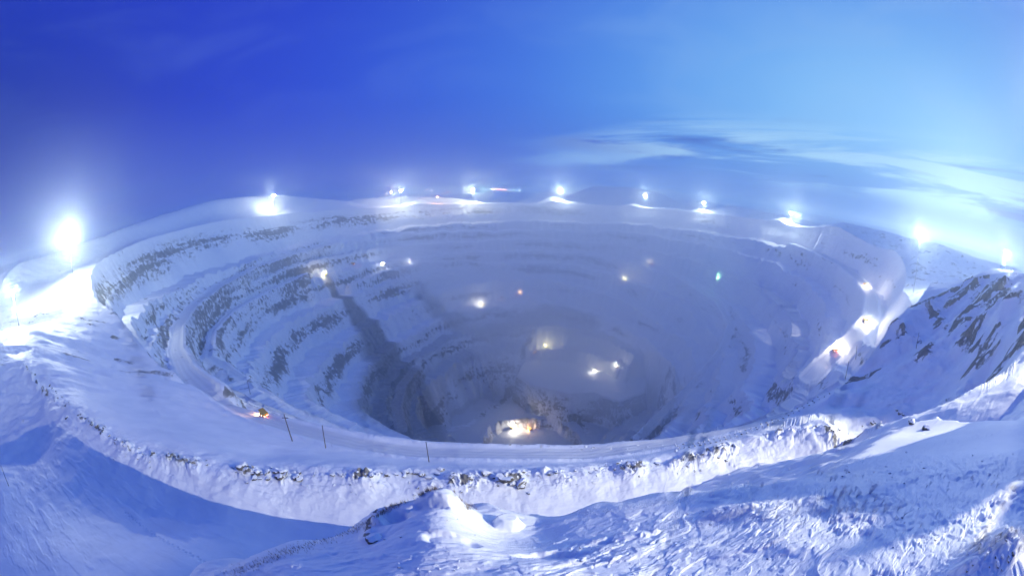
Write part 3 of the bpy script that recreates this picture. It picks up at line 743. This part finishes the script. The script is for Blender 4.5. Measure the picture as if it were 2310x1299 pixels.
# ---------------------------------------------------------------- floodlight masts
def mast(px, base, top_z, I, col, label, arr=1.0, rad=1.2, drop=None):
    h = top_z - base[2]
    t = empty('floodlight_mast', tuple(base)); tag(t, label, 'mast', 'floodlight masts round the rim of the pit')
    MB().tube((0, 0, -1.0), (0, 0, h - 1.2), .45 * arr, .22 * arr, 10).build('pole', M['steel'], t)
    pf = MB().tube((0, 0, h - 1.2), (0, 0, h - 1.0), 2.3 * arr, 2.3 * arr, 12)
    for k in range(12):
        a_ = k * TAU / 12; pf.tube((2.2 * arr * math.cos(a_), 2.2 * arr * math.sin(a_), h - 1.0), (2.2 * arr * math.cos(a_), 2.2 * arr * math.sin(a_), h + .1), .05)
    pf.build('platform', M['steel'], t)
    ld_ = MB()
    for k in range(int(h / .8)): ld_.box((0, .55 * arr, k * .8), (.5, .05, .05))
    ld_.tube((-.25, .55 * arr, 0), (-.25, .55 * arr, h - 1.2), .04).tube((.25, .55 * arr, 0), (.25, .55 * arr, h - 1.2), .04).build('ladder', M['dark'], t)
    for k in range(8):
        a_ = k * TAU / 8
        rm = Matrix.Rotation(a_, 4, 'Z') @ Matrix.Rotation(R(22), 4, 'Y')
        c_ = (2.5 * arr * math.cos(a_), 2.5 * arr * math.sin(a_), h - .1)
        f_ = MB().box(c_, (.5 * arr, 1.35 * arr, 1.2 * arr), rm, .06).build('floodlight', M['dark'], t)
        c2 = Vector(c_) + rm.to_3x3() @ Vector((.27 * arr, 0, 0))
        MB().box(c2, (.05, 1.2 * arr, 1.05 * arr), rm).build('lens', EM[col], f_)
    if I: point(t, (0, -2.6 * arr, h - 2.4 * arr), 4 * math.pi * I, {WARM: (.88, .97, .86), YEL: (.98, .97, .70), COOL: (.84, .96, 1.0)}.get(col, col), rad)
    return t
def rim_pos(px, py, q_=14):
    d = pix_dir(px, py); az = math.atan2(d[0], d[1])
    ss_ = np.arange(300, 2400, 2.0); X = np.sin(az) * ss_; Y = np.cos(az) * ss_
    rr = np.hypot(X - P[0], Y - P[1]) - tab(LIP_R, ang(X, Y))
    k = np.where((rr[:-1] < q_) & (rr[1:] >= q_))[0]
    s_ = ss_[k[-1] + 1]; xx, yy = np.sin(az) * s_, np.cos(az) * s_
    return Vector((xx, yy, ground_z(xx, yy))), s_ * d[2] / math.hypot(d[0], d[1])
MS = [  # lamp px, py, intensity, colour, forced distance, label
 (618,440,30e3,WARM,None,'tall floodlight mast by itself on the far left rim of the pit'),
 (882,433,14e3,AMB,None,'dim orange floodlight mast just left of a bright white one on far rim'),
 (904,430,65e3,WARM,None,'bright floodlight mast on the far rim with an orange lamp at its left'),
 (987,444,10e3,AMB,None,'small reddish lamp mast between two bright masts on far rim'),
 (1067,427,65e3,YEL,None,'yellowish floodlight mast on far rim beside the distant settlement lights'),
 (1264,430,75e3,WARM,None,'floodlight mast above the widest lit snow patch on the far rim'),
 (1455,440,50e3,WARM,None,'floodlight mast on far rim to the right of centre, over thin snow streaks'),
 (1588,457,50e3,WARM,None,'smaller floodlight mast on rim between two larger ones right of centre'),
 (1785,480,70e3,WARM,None,'floodlight mast on right rim above a broad bright snow patch'),
 (2076,530,30e3,COOL,None,'large floodlight mast on the right rim above a blazing snow slope'),
 (155,528,100e3,WARM,600,'brightest floodlight mast on the ridge at far left of the pit'),
 (28,655,26e3,WARM,350,'floodlight mast on the near ridge at the left edge, lighting the snow white'),
 (2270,567,9e3,COOL,330,'slender floodlight mast on the rocky hilltop at the right edge'),
]
for px, py, I, col, fs, lab in MS:
    if fs is None: b_, tz = rim_pos(px, py)
    else:
        d = pix_dir(px, py); az = math.atan2(d[0], d[1]); xx, yy = fs * math.sin(az), fs * math.cos(az)
        b_ = Vector((xx, yy, ground_z(xx, yy))); tz = fs * d[2] / math.hypot(d[0], d[1])
    tz = max(tz, b_[2] + 12); s_far = b_[1] > 900
    print('MAST', px, py, [round(v) for v in b_], 'h', round(tz - b_[2], 1))
    mast(px, b_, tz, I, col, lab, .5 if px == 2270 else 2.6 if I > 2.5e4 and s_far else 1.5 if I > 5e4 else 1.2)
KX, KY = 179.0, -19.0
kz = ground_z(KX, KY)
mast(0, Vector((KX, KY, kz)), 45, 0, (WARM), 'added floodlight mast, out of view behind and right of the viewpoint, lighting the near snow', 1.0, 1.0)  # unseen mast, added as the origin of the raking light on the near snow
def spot(frm, to, I, size, col, blend=.35, rad=.8):
    ld = bpy.data.lights.new('added_beam', 'SPOT'); ld.energy = I * 4 * math.pi; ld.color = col; ld.spot_size = R(size); ld.spot_blend = blend; ld.shadow_soft_size = rad
    o = bpy.data.objects.new('added_beam', ld); scene.collection.objects.link(o); o.location = frm
    o.rotation_euler = (Vector(to) - Vector(frm)).to_track_quat('-Z', 'Y').to_euler()
spot((KX - 3, KY, 44), (-10, 36, -40), 128e3, 72, (1.0, .96, .80), .4, .35)  # key beam from the added mast, low across the near hill and trough
def lit(px, py, I, size, k=8):
    m_ = [o for o in scene.objects if o.name.startswith('floodlight_mast')][k]
    t_ = hit_bowl(px, py); q_ = (P[0] + t_[1] * math.cos(t_[0]), P[1] + t_[1] * math.sin(t_[0]), t_[2]) if t_ else ground_at(px, py, 100)
    f_ = m_.location + Vector((0, 0, 60)); spot(f_ + (Vector(q_) - f_).normalized() * 6, q_, I, size, (1, .97, .86), .25)
lit(1778, 742, 300e3, 7.5, 9)  # extra beam added at the right-rim mast to brighten this snow slope
# ---------------------------------------------------------------- utility poles
PL = [((641,936),(660,996),1,'leaning pole with a crossarm beside the haul road, left of the others'),((727,960),(735,1011),0,'plain upright pole by the haul road between a crossarm pole and the lone pole'),
      ((961,997),(968,1042),0,'lone wooden pole below the haul road near the middle of the lip'),((558,860),(565,890),0,'thin pole on the pit lip above the orange-lit road'),
      ((2073,750),(2066,788),0,'thin pole on the snow spur between two rocky ribs at right'),((1933,780),(1930,812),0,'thin pole on the dump slope beside the lit road at right'),
      ((1915,815),(1906,857),0,'thin pole at the foot of the right dump next to a dark rocky edge'),((2,1050),(20,1096),0,'leaning pole in the hollow at the bottom left edge'),
      ((747,999),(750,1011),0,'short marker post right beside a plain pole at the haul road')]
for (tx, ty), (bx, by), arm, lab in PL:
    b_ = ground_at(bx, by, 30); sdist = math.hypot(b_[0], b_[1]); dT = pix_dir(tx, ty); tp = Vector(dT * (sdist / math.hypot(dT[0], dT[1])))
    o = empty('utility_pole', tuple(b_)); tag(o, lab, 'pole', 'poles along the near rim'); v = tp - b_
    L = v.length; print('POLE', bx, by, round(sdist), round(L, 1))
    MB().tube(v * -.06, v, L * .021, L * .014, 8).build('pole', M['wood'], o)
    if arm:
        side = Vector((1, .2, 0)).normalized(); c = v * .9
        MB().tube(c - side * L * .11, c + side * L * .11, L * .013).build('crossarm', M['wood'], o)
    MB().tube(v, v * 1.03, L * .018, L * .008, 8).build('cap', M['dark'], o)
# ---------------------------------------------------------------- machines
def lamp_part(name, parent, loc, size, col):
    return MB().box(loc, size).build(name, EM[col], parent)
def excavator(loc, rz, label, k=1.0, col=WARM):
    t = empty('excavator', tuple(loc), rz); t.scale = (k, k, k); tag(t, label, 'excavator', 'excavators working in the pit')
    for sgn in (-1, 1):
        MB().prism([(-3.6, .5), (-3.0, 0), (3.0, 0), (3.6, .5), (3.6, 1.1), (3.0, 1.6), (-3.0, 1.6), (-3.6, 1.1)], sgn * 2.4 - .5, sgn * 2.4 + .5).build('track', M['dark'], t)
    MB().tube((0, 0, 1.4), (0, 0, 2.1), 1.6, 1.6, 16).build('turntable', M['dark'], t)
    MB().prism([(-4.2, 2.1), (2.4, 2.1), (2.4, 3.4), (.2, 4.6), (-4.2, 4.9), (-4.6, 3.4)], -2.5, 2.5).build('body', M['yellow'], t)
    c = MB().prism([(.6, 2.2), (3.3, 2.2), (3.3, 3.9), (2.7, 5.4), (.6, 5.4)], -2.7, -.9).build('cab', M['yellow'], t)
    MB().box((3.1, -1.8, 4.3), (.15, 1.4, 1.3), Matrix.Rotation(R(-20), 4, 'Y')).build('window', M['glass'], c)
    MB().prism([(1.8, 3.0), (2.6, 2.6), (6.6, 7.6), (10.0, 6.6), (10.0, 7.5), (6.4, 8.9)], -.1, .9).build('boom', M['yellow'], t)
    MB().prism([(9.4, 7.6), (10.4, 7.4), (8.8, 2.4), (8.2, 2.6)], .0, .8).build('stick', M['yellow'], t)
    MB().prism([(7.2, 2.9), (9.1, 2.8), (9.3, 1.2), (8.2, .4), (7.0, 1.2)], -.6, 1.4).build('bucket', M['dark'], t)
    for y_ in (-1.6, 1.2): lamp_part('work_light', t, (2.9, y_, 5.5), (.5, .8, .6), col)
    lamp_part('work_light', t, (6.4, .4, 9.1), (.8, .8, .5), col)
    return t
def haul_truck(loc, rz, label, k=1.0, col=AMB, parked=None):
    t = empty('haul_truck', tuple(loc), rz); t.scale = (k, k, k); tag(t, label, 'dump truck', 'haul trucks in the pit')
    for x_ in (-2.6, 2.9):
        for y_ in (-2.2, 2.2):
            w_ = MB().tube((x_, y_ - .55, 1.35), (x_, y_ + .55, 1.35), 1.35, 1.35, 18).build('wheel', M['rubber'], t)
            MB().tube((x_, y_ - .6, 1.35), (x_, y_ + .6, 1.35), .65, .65, 12).build('rim', M['yellow'], w_)
    MB().box((.2, 0, 1.9), (9.0, 2.0, .8), None, .1).build('chassis', M['dark'], t)
    MB().prism([(-5.4, 3.6), (-4.6, 2.6), (1.6, 2.9), (2.2, 4.9), (5.0, 5.3), (5.0, 5.6), (1.4, 5.4), (-5.6, 4.9)], -2.9, 2.9).build('dump_body', M['yellow'], t)
    c = MB().box((3.6, 1.2, 4.0), (1.7, 1.9, 1.9), None, .1).build('cab', M['yellow'], t)
    MB().box((4.47, 1.2, 4.3), (.06, 1.6, .9)).build('window', M['glass'], c)
    MB().box((4.2, 0, 2.5), (1.4, 4.4, 1.2), None, .1).build('hood', M['yellow'], t)
    for y_ in (-1.7, 1.7): lamp_part('headlight', t, (4.95, y_, 2.5), (.12, .7, .5), col)
    for y_ in (-1.5, 1.5): lamp_part('tail_light', t, (-5.0, y_, 2.3), (.12, .5, .3), RED)
    return t
def drill_rig(loc, rz, label, k=1.0, col=WARM):
    t = empty('drill_rig', tuple(loc), rz); t.scale = (k, k, k); tag(t, label, 'drill rig', 'drill rigs in the pit')
    for sgn in (-1, 1): MB().prism([(-3, .5), (-2.4, 0), (2.4, 0), (3, .5), (3, 1), (2.4, 1.4), (-2.4, 1.4), (-3, 1)], sgn * 1.9 - .4, sgn * 1.9 + .4).build('track', M['dark'], t)
    MB().box((-.4, 0, 2.6), (6.4, 3.4, 2.0), None, .12).build('body', M['red'], t)
    MB().box((2.6, -1.0, 3.2), (1.6, 1.5, 2.6), None, .1).build('cab', M['white'], t)
    m_ = MB()
    for a_ in ((3.8, .2), (4.6, .2), (3.8, 1.0), (4.6, 1.0)): m_.tube((a_[0], a_[1], .6), (a_[0], a_[1], 14), .09)
    for i in range(12):
        z_ = 1 + i * 1.08
        m_.tube((3.8, .2, z_), (4.6, 1.0, z_ + 1.0), .05).tube((4.6, .2, z_), (3.8, 1.0, z_ + 1.0), .05)
    m_.build('drill_mast', M['red'], t)
    for y_ in (-1.2, 1.2): lamp_part('work_light', t, (2.9, y_, 4.8), (.4, .8, .5), col)
    lamp_part('work_light', t, (4.2, .6, 14.3), (.7, .7, .5), col)
    return t
rnd = random.Random(3)
def site(px, py, kind, rz, label, I, col, k=1.5, lh=7):
    b_ = ground_at(px, py, 300) if px > 600 or py < 800 else ground_at(px, py, 60)
    b_[2] = ground_z(b_[0], b_[1])
    f = {'e': excavator, 't': haul_truck, 'd': drill_rig}[kind]
    t = f(b_, R(rz), label, k, col)
    if I: point(t, (5.5, -3.0 if kind != 't' else 0, lh), 4 * math.pi * I, col, .5)
    print('SITE', px, py, [round(v) for v in b_])
    return t
site(734,622,'e',-60,'excavator with two lit lamps at the top of the dark dust chute',5e3,YEL,1.6)
site(796,599,'t',170,'haul truck with red lamps on the bench right of the dust chute',1.6e3,RED)
site(868,600,'e',-100,'excavator with white lamps on the upper bench in front of a snow block',4e3,COOL,1.6)
site(922,596,'d',30,'drill rig alone with a small cold white lamp on the upper left bench',1.2e3,COOL)
site(1090,690,'e',200,'excavator lighting a fan of snow in mid wall above the platform',6e3,WARM,1.7)
site(1133,674,'t',20,'first small truck with orange lamps behind the mid-wall excavator',500,AMB,1.3)
site(1170,664,'t',20,'farther of two trucks with orange lamps in middle of the pit wall',700,AMB,1.3)
site(1408,634,'e',90,'excavator with yellow-green lamp in haze right of the pit centre',3.5e3,YEL,1.5)
site(1468,598,'t',150,'haul truck with faint pale lamps high in the haze, right of centre',700,YEL,1.3)
site(1615,632,'d',10,'drill rig with green lamps in thick haze on the right wall',2.2e3,GRN,1.4)
site(1233,786,'e',150,'excavator with one strong yellow lamp at the back edge of the platform',7e3,YEL,1.5)
site(1208,797,'t',30,'haul truck with a small orange lamp beside the ramp of the platform',600,AMB,1.2)
site(1345,842,'e',200,'excavator with warm lamps digging on the open platform',4e3,WARM,1.5)
site(1393,829,'d',160,'drill rig with a lamp on its tall mast near platform edge',3.5e3,WARM,1.4)
site(1155,968,'e',10,'excavator blazing with warm light inside the deepest hole',9e3,WARM,1.3)
site(1197,971,'t',190,'haul truck with orange lamps beside the excavator in the deepest hole',2.5e3,AMB,1.2)
site(596,938,'t',150,'small truck on the rim road, its warm headlights turning the snow orange',420,AMB,.45,1.3)
site(1952,728,'t',-120,'added haul truck lighting the curved snow road below the right rim',5e3,WARM,1.2,11)  # this truck and the next ones are added to light the curved road
site(1882,794,'t',60,'added haul truck lighting the lower part of the curved road at the right, nearer the dump',4.5e3,WARM,1.2,11)
site(1952,645,'t',-100,'added haul truck lighting the top bend of the curved road at the right',4.5e3,WARM,1.2,11)
# ---------------------------------------------------------------- settlement on the horizon
def street_lamp(px, py, col, label, dist=5200.0):
    d = pix_dir(px, py); az = math.atan2(d[0], d[1]); xx, yy = dist * math.sin(az), dist * math.cos(az); gz = ground_z(xx, yy)
    tz = max(dist * d[2] / math.hypot(d[0], d[1]) - gz, 9)
    t = empty('street_lamp', (xx, yy, gz)); tag(t, label, 'street lamp', 'lamps of the settlement on the horizon')
    MB().tube((0, 0, -1), (0, 0, tz), .4, .25, 6).build('pole', M['steel'], t)
    MB().tube((0, 0, tz), (0, 0, tz + 3), 4.2, 2.6, 8).build('lamp_head', EM[col], t)
for px, py, col in ((940,433,GRN),(965,428,AMB),(961,429,WARM),(1003,429,GRN),(975,431,COOL),(1010,433,RED),(784,441,COOL),(1085,428,GRN),(1092,427,GRN),(1098,429,GRN),(1107,427,GRN),(1112,428,WARM),
                    (1118,427,AMB),(1123,428,RED),(1128,427,AMB),(1133,429,RED),(1137,428,WARM),(1141,430,RED),(1159,429,GRN),(1172,431,COOL)):
    cn = {GRN: 'green', AMB: 'orange', WARM: 'warm white', COOL: 'cold white', RED: 'red', YEL: 'yellow'}[col]
    street_lamp(px, py, col, 'tiny %s lamp of the settlement on the horizon behind the far rim' % cn)
# ---------------------------------------------------------------- boulders
def rock_mesh(seed, m, flat=.7):
    rr = random.Random(seed); b = bmesh.new(); bmesh.ops.create_icosphere(b, subdivisions=3, radius=1)
    ax = [Vector((rr.gauss(0, 1), rr.gauss(0, 1), rr.gauss(0, 1))).normalized() for _ in range(13)]; dd = [rr.uniform(.5, .95) for _ in ax]
    for v in b.verts:
        for a_, d_ in zip(ax, dd):
            t_ = v.co.dot(a_) - d_
            if t_ > 0: v.co -= a_ * t_
        v.co.z *= flat; v.co += v.co.normalized() * rr.uniform(-.03, .03)
    me = bpy.data.meshes.new('boulder'); b.to_mesh(me); b.free(); me.materials.append(m); return me
RM = [rock_mesh(i, M['rock'], rnd.uniform(.55, .95)) for i in range(7)]; SM = [rock_mesh(20 + i, M['stone'], .8) for i in range(3)]
def boulder(p, sz, me, label, group, name='boulder'):
    o = bpy.data.objects.new(name, me); scene.collection.objects.link(o); o.location = p; o.scale = (sz * rnd.uniform(.8, 1.5), sz * rnd.uniform(.7, 1.1), sz * rnd.uniform(.7, 1.2))
    o.rotation_euler = (rnd.uniform(-.3, .3), rnd.uniform(-.3, .3), rnd.uniform(0, 6.28)); tag(o, label, 'rock', group); return o
for x0, x1, y0, y1, n, sz in ((500,560,1052,1060,9,.8),(560,690,1062,1082,22,1.0),(700,900,1066,1076,22,.55),(905,1000,1062,1078,16,.9),(1000,1100,1072,1082,8,.5),(1095,1180,1070,1096,18,1.1),(1180,1350,1058,1072,14,.5),
                              (1350,1500,1040,1060,14,.5),(280,480,1005,1050,18,.5),(185,290,940,1010,12,.8),(60,180,830,930,10,.9),(1500,1650,1010,1040,10,.5),(1830,1900,955,972,5,.6),(1940,1990,950,962,5,.7),(2020,2060,925,960,5,.9)):
    for i in range(n):
        t_ = rnd.random(); px, py = x0 + (x1 - x0) * t_, y0 + (y1 - y0) * (t_ if abs(y1 - y0) > 25 else rnd.random())
        p = ground_at(px, py + rnd.uniform(-3, 3), 30); s_ = sz * rnd.uniform(.35, 1.15)
        if math.hypot(p[0], p[1]) > 400: continue
        p[2] += s_ * .15
        boulder(p, s_, rnd.choice(RM), 'snow-capped dark boulder in the rocky crest that runs in front of the haul road', 'boulders along the rocky crest')
for i in range(70):
    px = rnd.uniform(250, 1700); t_ = (px - 250) / 1450
    p = ground_at(px, 1010 + 95 * math.sin(min(1, t_ * 1.9) * math.pi / 2) - 60 * max(0, t_ - .6) / .4 + rnd.gauss(0, 13), 30)
    if 45 < math.hypot(p[0], p[1]) < 300: boulder(p, rnd.uniform(.1, .42), rnd.choice(RM), 'half-buried rubble stone on the snow bank below the rocky crest', 'rubble stones on the snow bank', 'rubble_stone')
# marker stones in two rows along the road on the right, and lumps on the lip
for row in (0, 1):
    n = 30
    for i in range(n):
        t_ = (i + .3 * row) / n
        px = 1530 + 350 * t_; py = 1006 + 6 * row - 38 * t_ - 92 * t_ * t_
        p = ground_at(px, py, 30)
        if math.hypot(p[0], p[1]) > 400: continue
        boulder(p, .42, rnd.choice(SM), 'small dark marker stone in the two rows beside the road at lower right', 'marker stones in rows by the road', 'marker_stone')
for i in range(46):
    t_ = rnd.random(); px = 640 + 960 * t_; py = 930 + 78 * math.sin(min(1, t_ * 1.5) * math.pi / 2) - 50 * max(0, t_ - .75) * 4 * (t_ - .75) + rnd.uniform(-2, 8)
    p = ground_at(px, py, 30)
    if math.hypot(p[0], p[1]) > 400: continue
    boulder(p, rnd.uniform(.15, .5), rnd.choice(RM), 'small rock on the snowy berm along the edge of the pit', 'small rocks on the pit lip')
for px, py, s_, lab in ((2090,968,1.0,'pointed snow-covered rock alone on the bright crust at right'),(1578,965,1.8,'dark rock standing on the lip at the head of the shaded road'),(150,942,1.0,'dark flat rock on the left slope below the crest'),
                        (845,1218,.30,'black rock at the left foot of the near knoll')):
    p = ground_at(px, py, 3 if px == 845 else 30); boulder(p, s_, RM[2], lab, None)
for x0, x1, y0, y1, n, lo, hi in ((1300,2250,1120,1290,60,.02,.07),(860,1120,1130,1290,22,.02,.06),(1850,2300,1000,1100,26,.04,.12),(2180,2300,1215,1290,10,.05,.16)):
    for i in range(n):
        p = ground_at(rnd.uniform(x0, x1), rnd.uniform(y0, y1), 2.5)
        if math.hypot(p[0], p[1]) > 60: continue
        boulder(p, rnd.uniform(lo, hi), rnd.choice(RM), 'small stone poking out of the wind-packed snow of the near hill', 'small stones on the near hill', 'small_stone')
# ---------------------------------------------------------------- frosted shrubs and dry grass
def shrub_mesh(seed, m, name, n=16, h=1.0, spread=.55, r0=.018, twigs=5):
    rr = random.Random(seed); b = MB()
    for i in range(n):
        a_ = rr.uniform(0, TAU); t_ = rr.uniform(.1, 1) * spread; hh = h * rr.uniform(.55, 1)
        p = Vector((rr.uniform(-.06, .06), rr.uniform(-.06, .06), -.05)); q = Vector((math.cos(a_) * t_ * hh, math.sin(a_) * t_ * hh, hh)); mid_ = p.lerp(q, .5) + Vector((rr.uniform(-.06, .06), rr.uniform(-.06, .06), .04))
        b.tube(p, mid_, r0, r0 * .8, 5).tube(mid_, q, r0 * .8, r0 * .45, 5)
        for k in range(twigs):
            f_ = rr.uniform(.3, .95); s_ = mid_.lerp(q, f_) if f_ > .5 else p.lerp(mid_, f_ * 2)
            e_ = s_ + Vector((rr.uniform(-.2, .2), rr.uniform(-.2, .2), rr.uniform(.03, .22))) * h
            b.tube(s_, e_, r0 * .6, r0 * .35, 4)
    me = bpy.data.meshes.new(name); b.b.to_mesh(me); b.b.free(); me.materials.append(m); return me
SH = [shrub_mesh(i, M['frost'], 'frosted_shrub') for i in range(4)]
def plant(px, py, sz, label, group):
    p = ground_at(px, py, 2.5)
    if math.hypot(p[0], p[1]) > 90: return
    o = bpy.data.objects.new('frosted_shrub', rnd.choice(SH)); scene.collection.objects.link(o); o.location = p; sz *= 1.45; o.scale = (sz, sz, sz * rnd.uniform(.8, 1.1)); o.rotation_euler = (0, 0, rnd.uniform(0, 6)); tag(o, label, 'shrub', group)
plant(1962,1112,.48,'tallest frosted shrub, in the middle of the low scrub at right','frosted shrubs on the near hill')
plant(1893,1122,.34,'frosted shrub just left of the tallest one','frosted shrubs on the near hill')
for x0, x1, y0, y1, n, sz in ((1880,2040,1105,1160,26,.22),(1700,1880,1120,1170,14,.15),(1560,1760,1085,1100,12,.15),(1780,1950,1055,1085,12,.2),(2180,2270,1215,1250,14,.16),(1500,1560,1095,1110,5,.12),(2080,2250,1075,1110,12,.16),(2000,2150,1140,1190,8,.14)):
    for i in range(n):
        plant(rnd.uniform(x0, x1), rnd.uniform(y0, y1), sz * rnd.uniform(.6, 1.3), 'low frosted shrub among the frosty scrub of the near hill, right half', 'frosted shrubs on the near hill')
def grass(name, strips, m, label, hgt=.16):
    vs_, fs_ = [], []; rr = random.Random(11)
    for x0, y0, x1, y1, n, jit, hk in strips:
        for i in range(n):
            t_ = rr.random(); p = ground_at(x0 + (x1 - x0) * t_ + rr.gauss(0, jit), y0 + (y1 - y0) * t_ + rr.gauss(0, jit * .4), 2.5)
            if math.hypot(p[0], p[1]) > 40: continue
            for k in range(3):
                a_ = rr.uniform(0, TAU); hh = hgt * hk * rr.uniform(.4, 1.2); w_ = .0035 + .002 * hk; q_ = p + Vector((rr.uniform(-.5, .3) * hh, rr.uniform(-.4, .4) * hh, hh)); c = Vector((math.cos(a_) * w_, math.sin(a_) * w_, 0)); b0 = p + Vector((rr.uniform(-.03, .03), rr.uniform(-.03, .03), -.02))
                i0 = len(vs_); vs_ += [b0 - c, b0 + c, q_]; fs_.append((i0, i0 + 1, i0 + 2))
    me = bpy.data.meshes.new(name); me.from_pydata([tuple(v) for v in vs_], [], fs_); me.materials.append(m)
    o = bpy.data.objects.new(name, me); scene.collection.objects.link(o); tag(o, label, 'grass', kind='stuff'); return o
grass('dry_grass', ((985,1100,905,1132,260,5,1.1),(905,1132,850,1165,200,6,.9),(1035,1110,1065,1150,200,6,1.2),(840,1180,620,1255,420,12,.8),(620,1255,520,1296,200,10,.7),(1120,1146,1190,1150,40,4,.6)), M['dry'], 'thin dry grass stalks sticking out of the snow along the knoll and the left edge of near hill')
grass('frosty_grass', ((1300,1160,1780,1095,500,14,.6),(1500,1180,2200,1120,900,28,.7),(2150,1250,2300,1200,300,16,.8),(1850,1060,2300,960,500,16,.9),(1250,1250,1900,1200,300,30,.4)), M['frost'], 'short frost-covered grass poking through the wind crust on the right of the near hill', .26)
# ---------------------------------------------------------------- air
b_ = bmesh.new(); bmesh.ops.create_icosphere(b_, subdivisions=5, radius=1)
for v in b_.verts:
    n_x = float(fbm(np.array([v.co.x * 2.2 + 5]), np.array([v.co.y * 2.2 + v.co.z * 2]), 3, 141)[0])
    v.co *= 1 + .32 * n_x
    v.co = Vector((v.co.x * 640 + 290, v.co.y * 680 + 1320, v.co.z * 280 - 280))
me = bpy.data.meshes.new('mist'); b_.to_mesh(me); b_.free()
mm_ = bpy.data.materials.new('mist'); mm_.use_nodes = True; g = NT(mm_.node_tree)
pv = g.node('ShaderNodeVolumePrincipled', {'Color': (.985, .98, .95, 1), 'Density': .00125, 'Anisotropy': .15})
g.l.new(pv.outputs[0], g.node('ShaderNodeOutputMaterial').inputs['Volume'])
me.materials.append(mm_); mo = bpy.data.objects.new('mist', me); scene.collection.objects.link(mo); mo['kind'] = 'stuff'
mo['label'] = 'pale ice mist hanging in the middle and right of the pit'
hz = MB().box((0, 0, -335), (19400, 19400, 860)).b
me = bpy.data.meshes.new('haze'); hz.to_mesh(me); hz.free()
hm = bpy.data.materials.new('haze'); hm.use_nodes = True; g = NT(hm.node_tree)
pv = g.node('ShaderNodeVolumePrincipled', {'Color': (.84, .95, 1.0, 1), 'Density': .00036, 'Anisotropy': .84})
g.l.new(pv.outputs[0], g.node('ShaderNodeOutputMaterial').inputs['Volume'])
me.materials.append(hm)
ho = bpy.data.objects.new('haze', me); scene.collection.objects.link(ho); ho['kind'] = 'stuff'
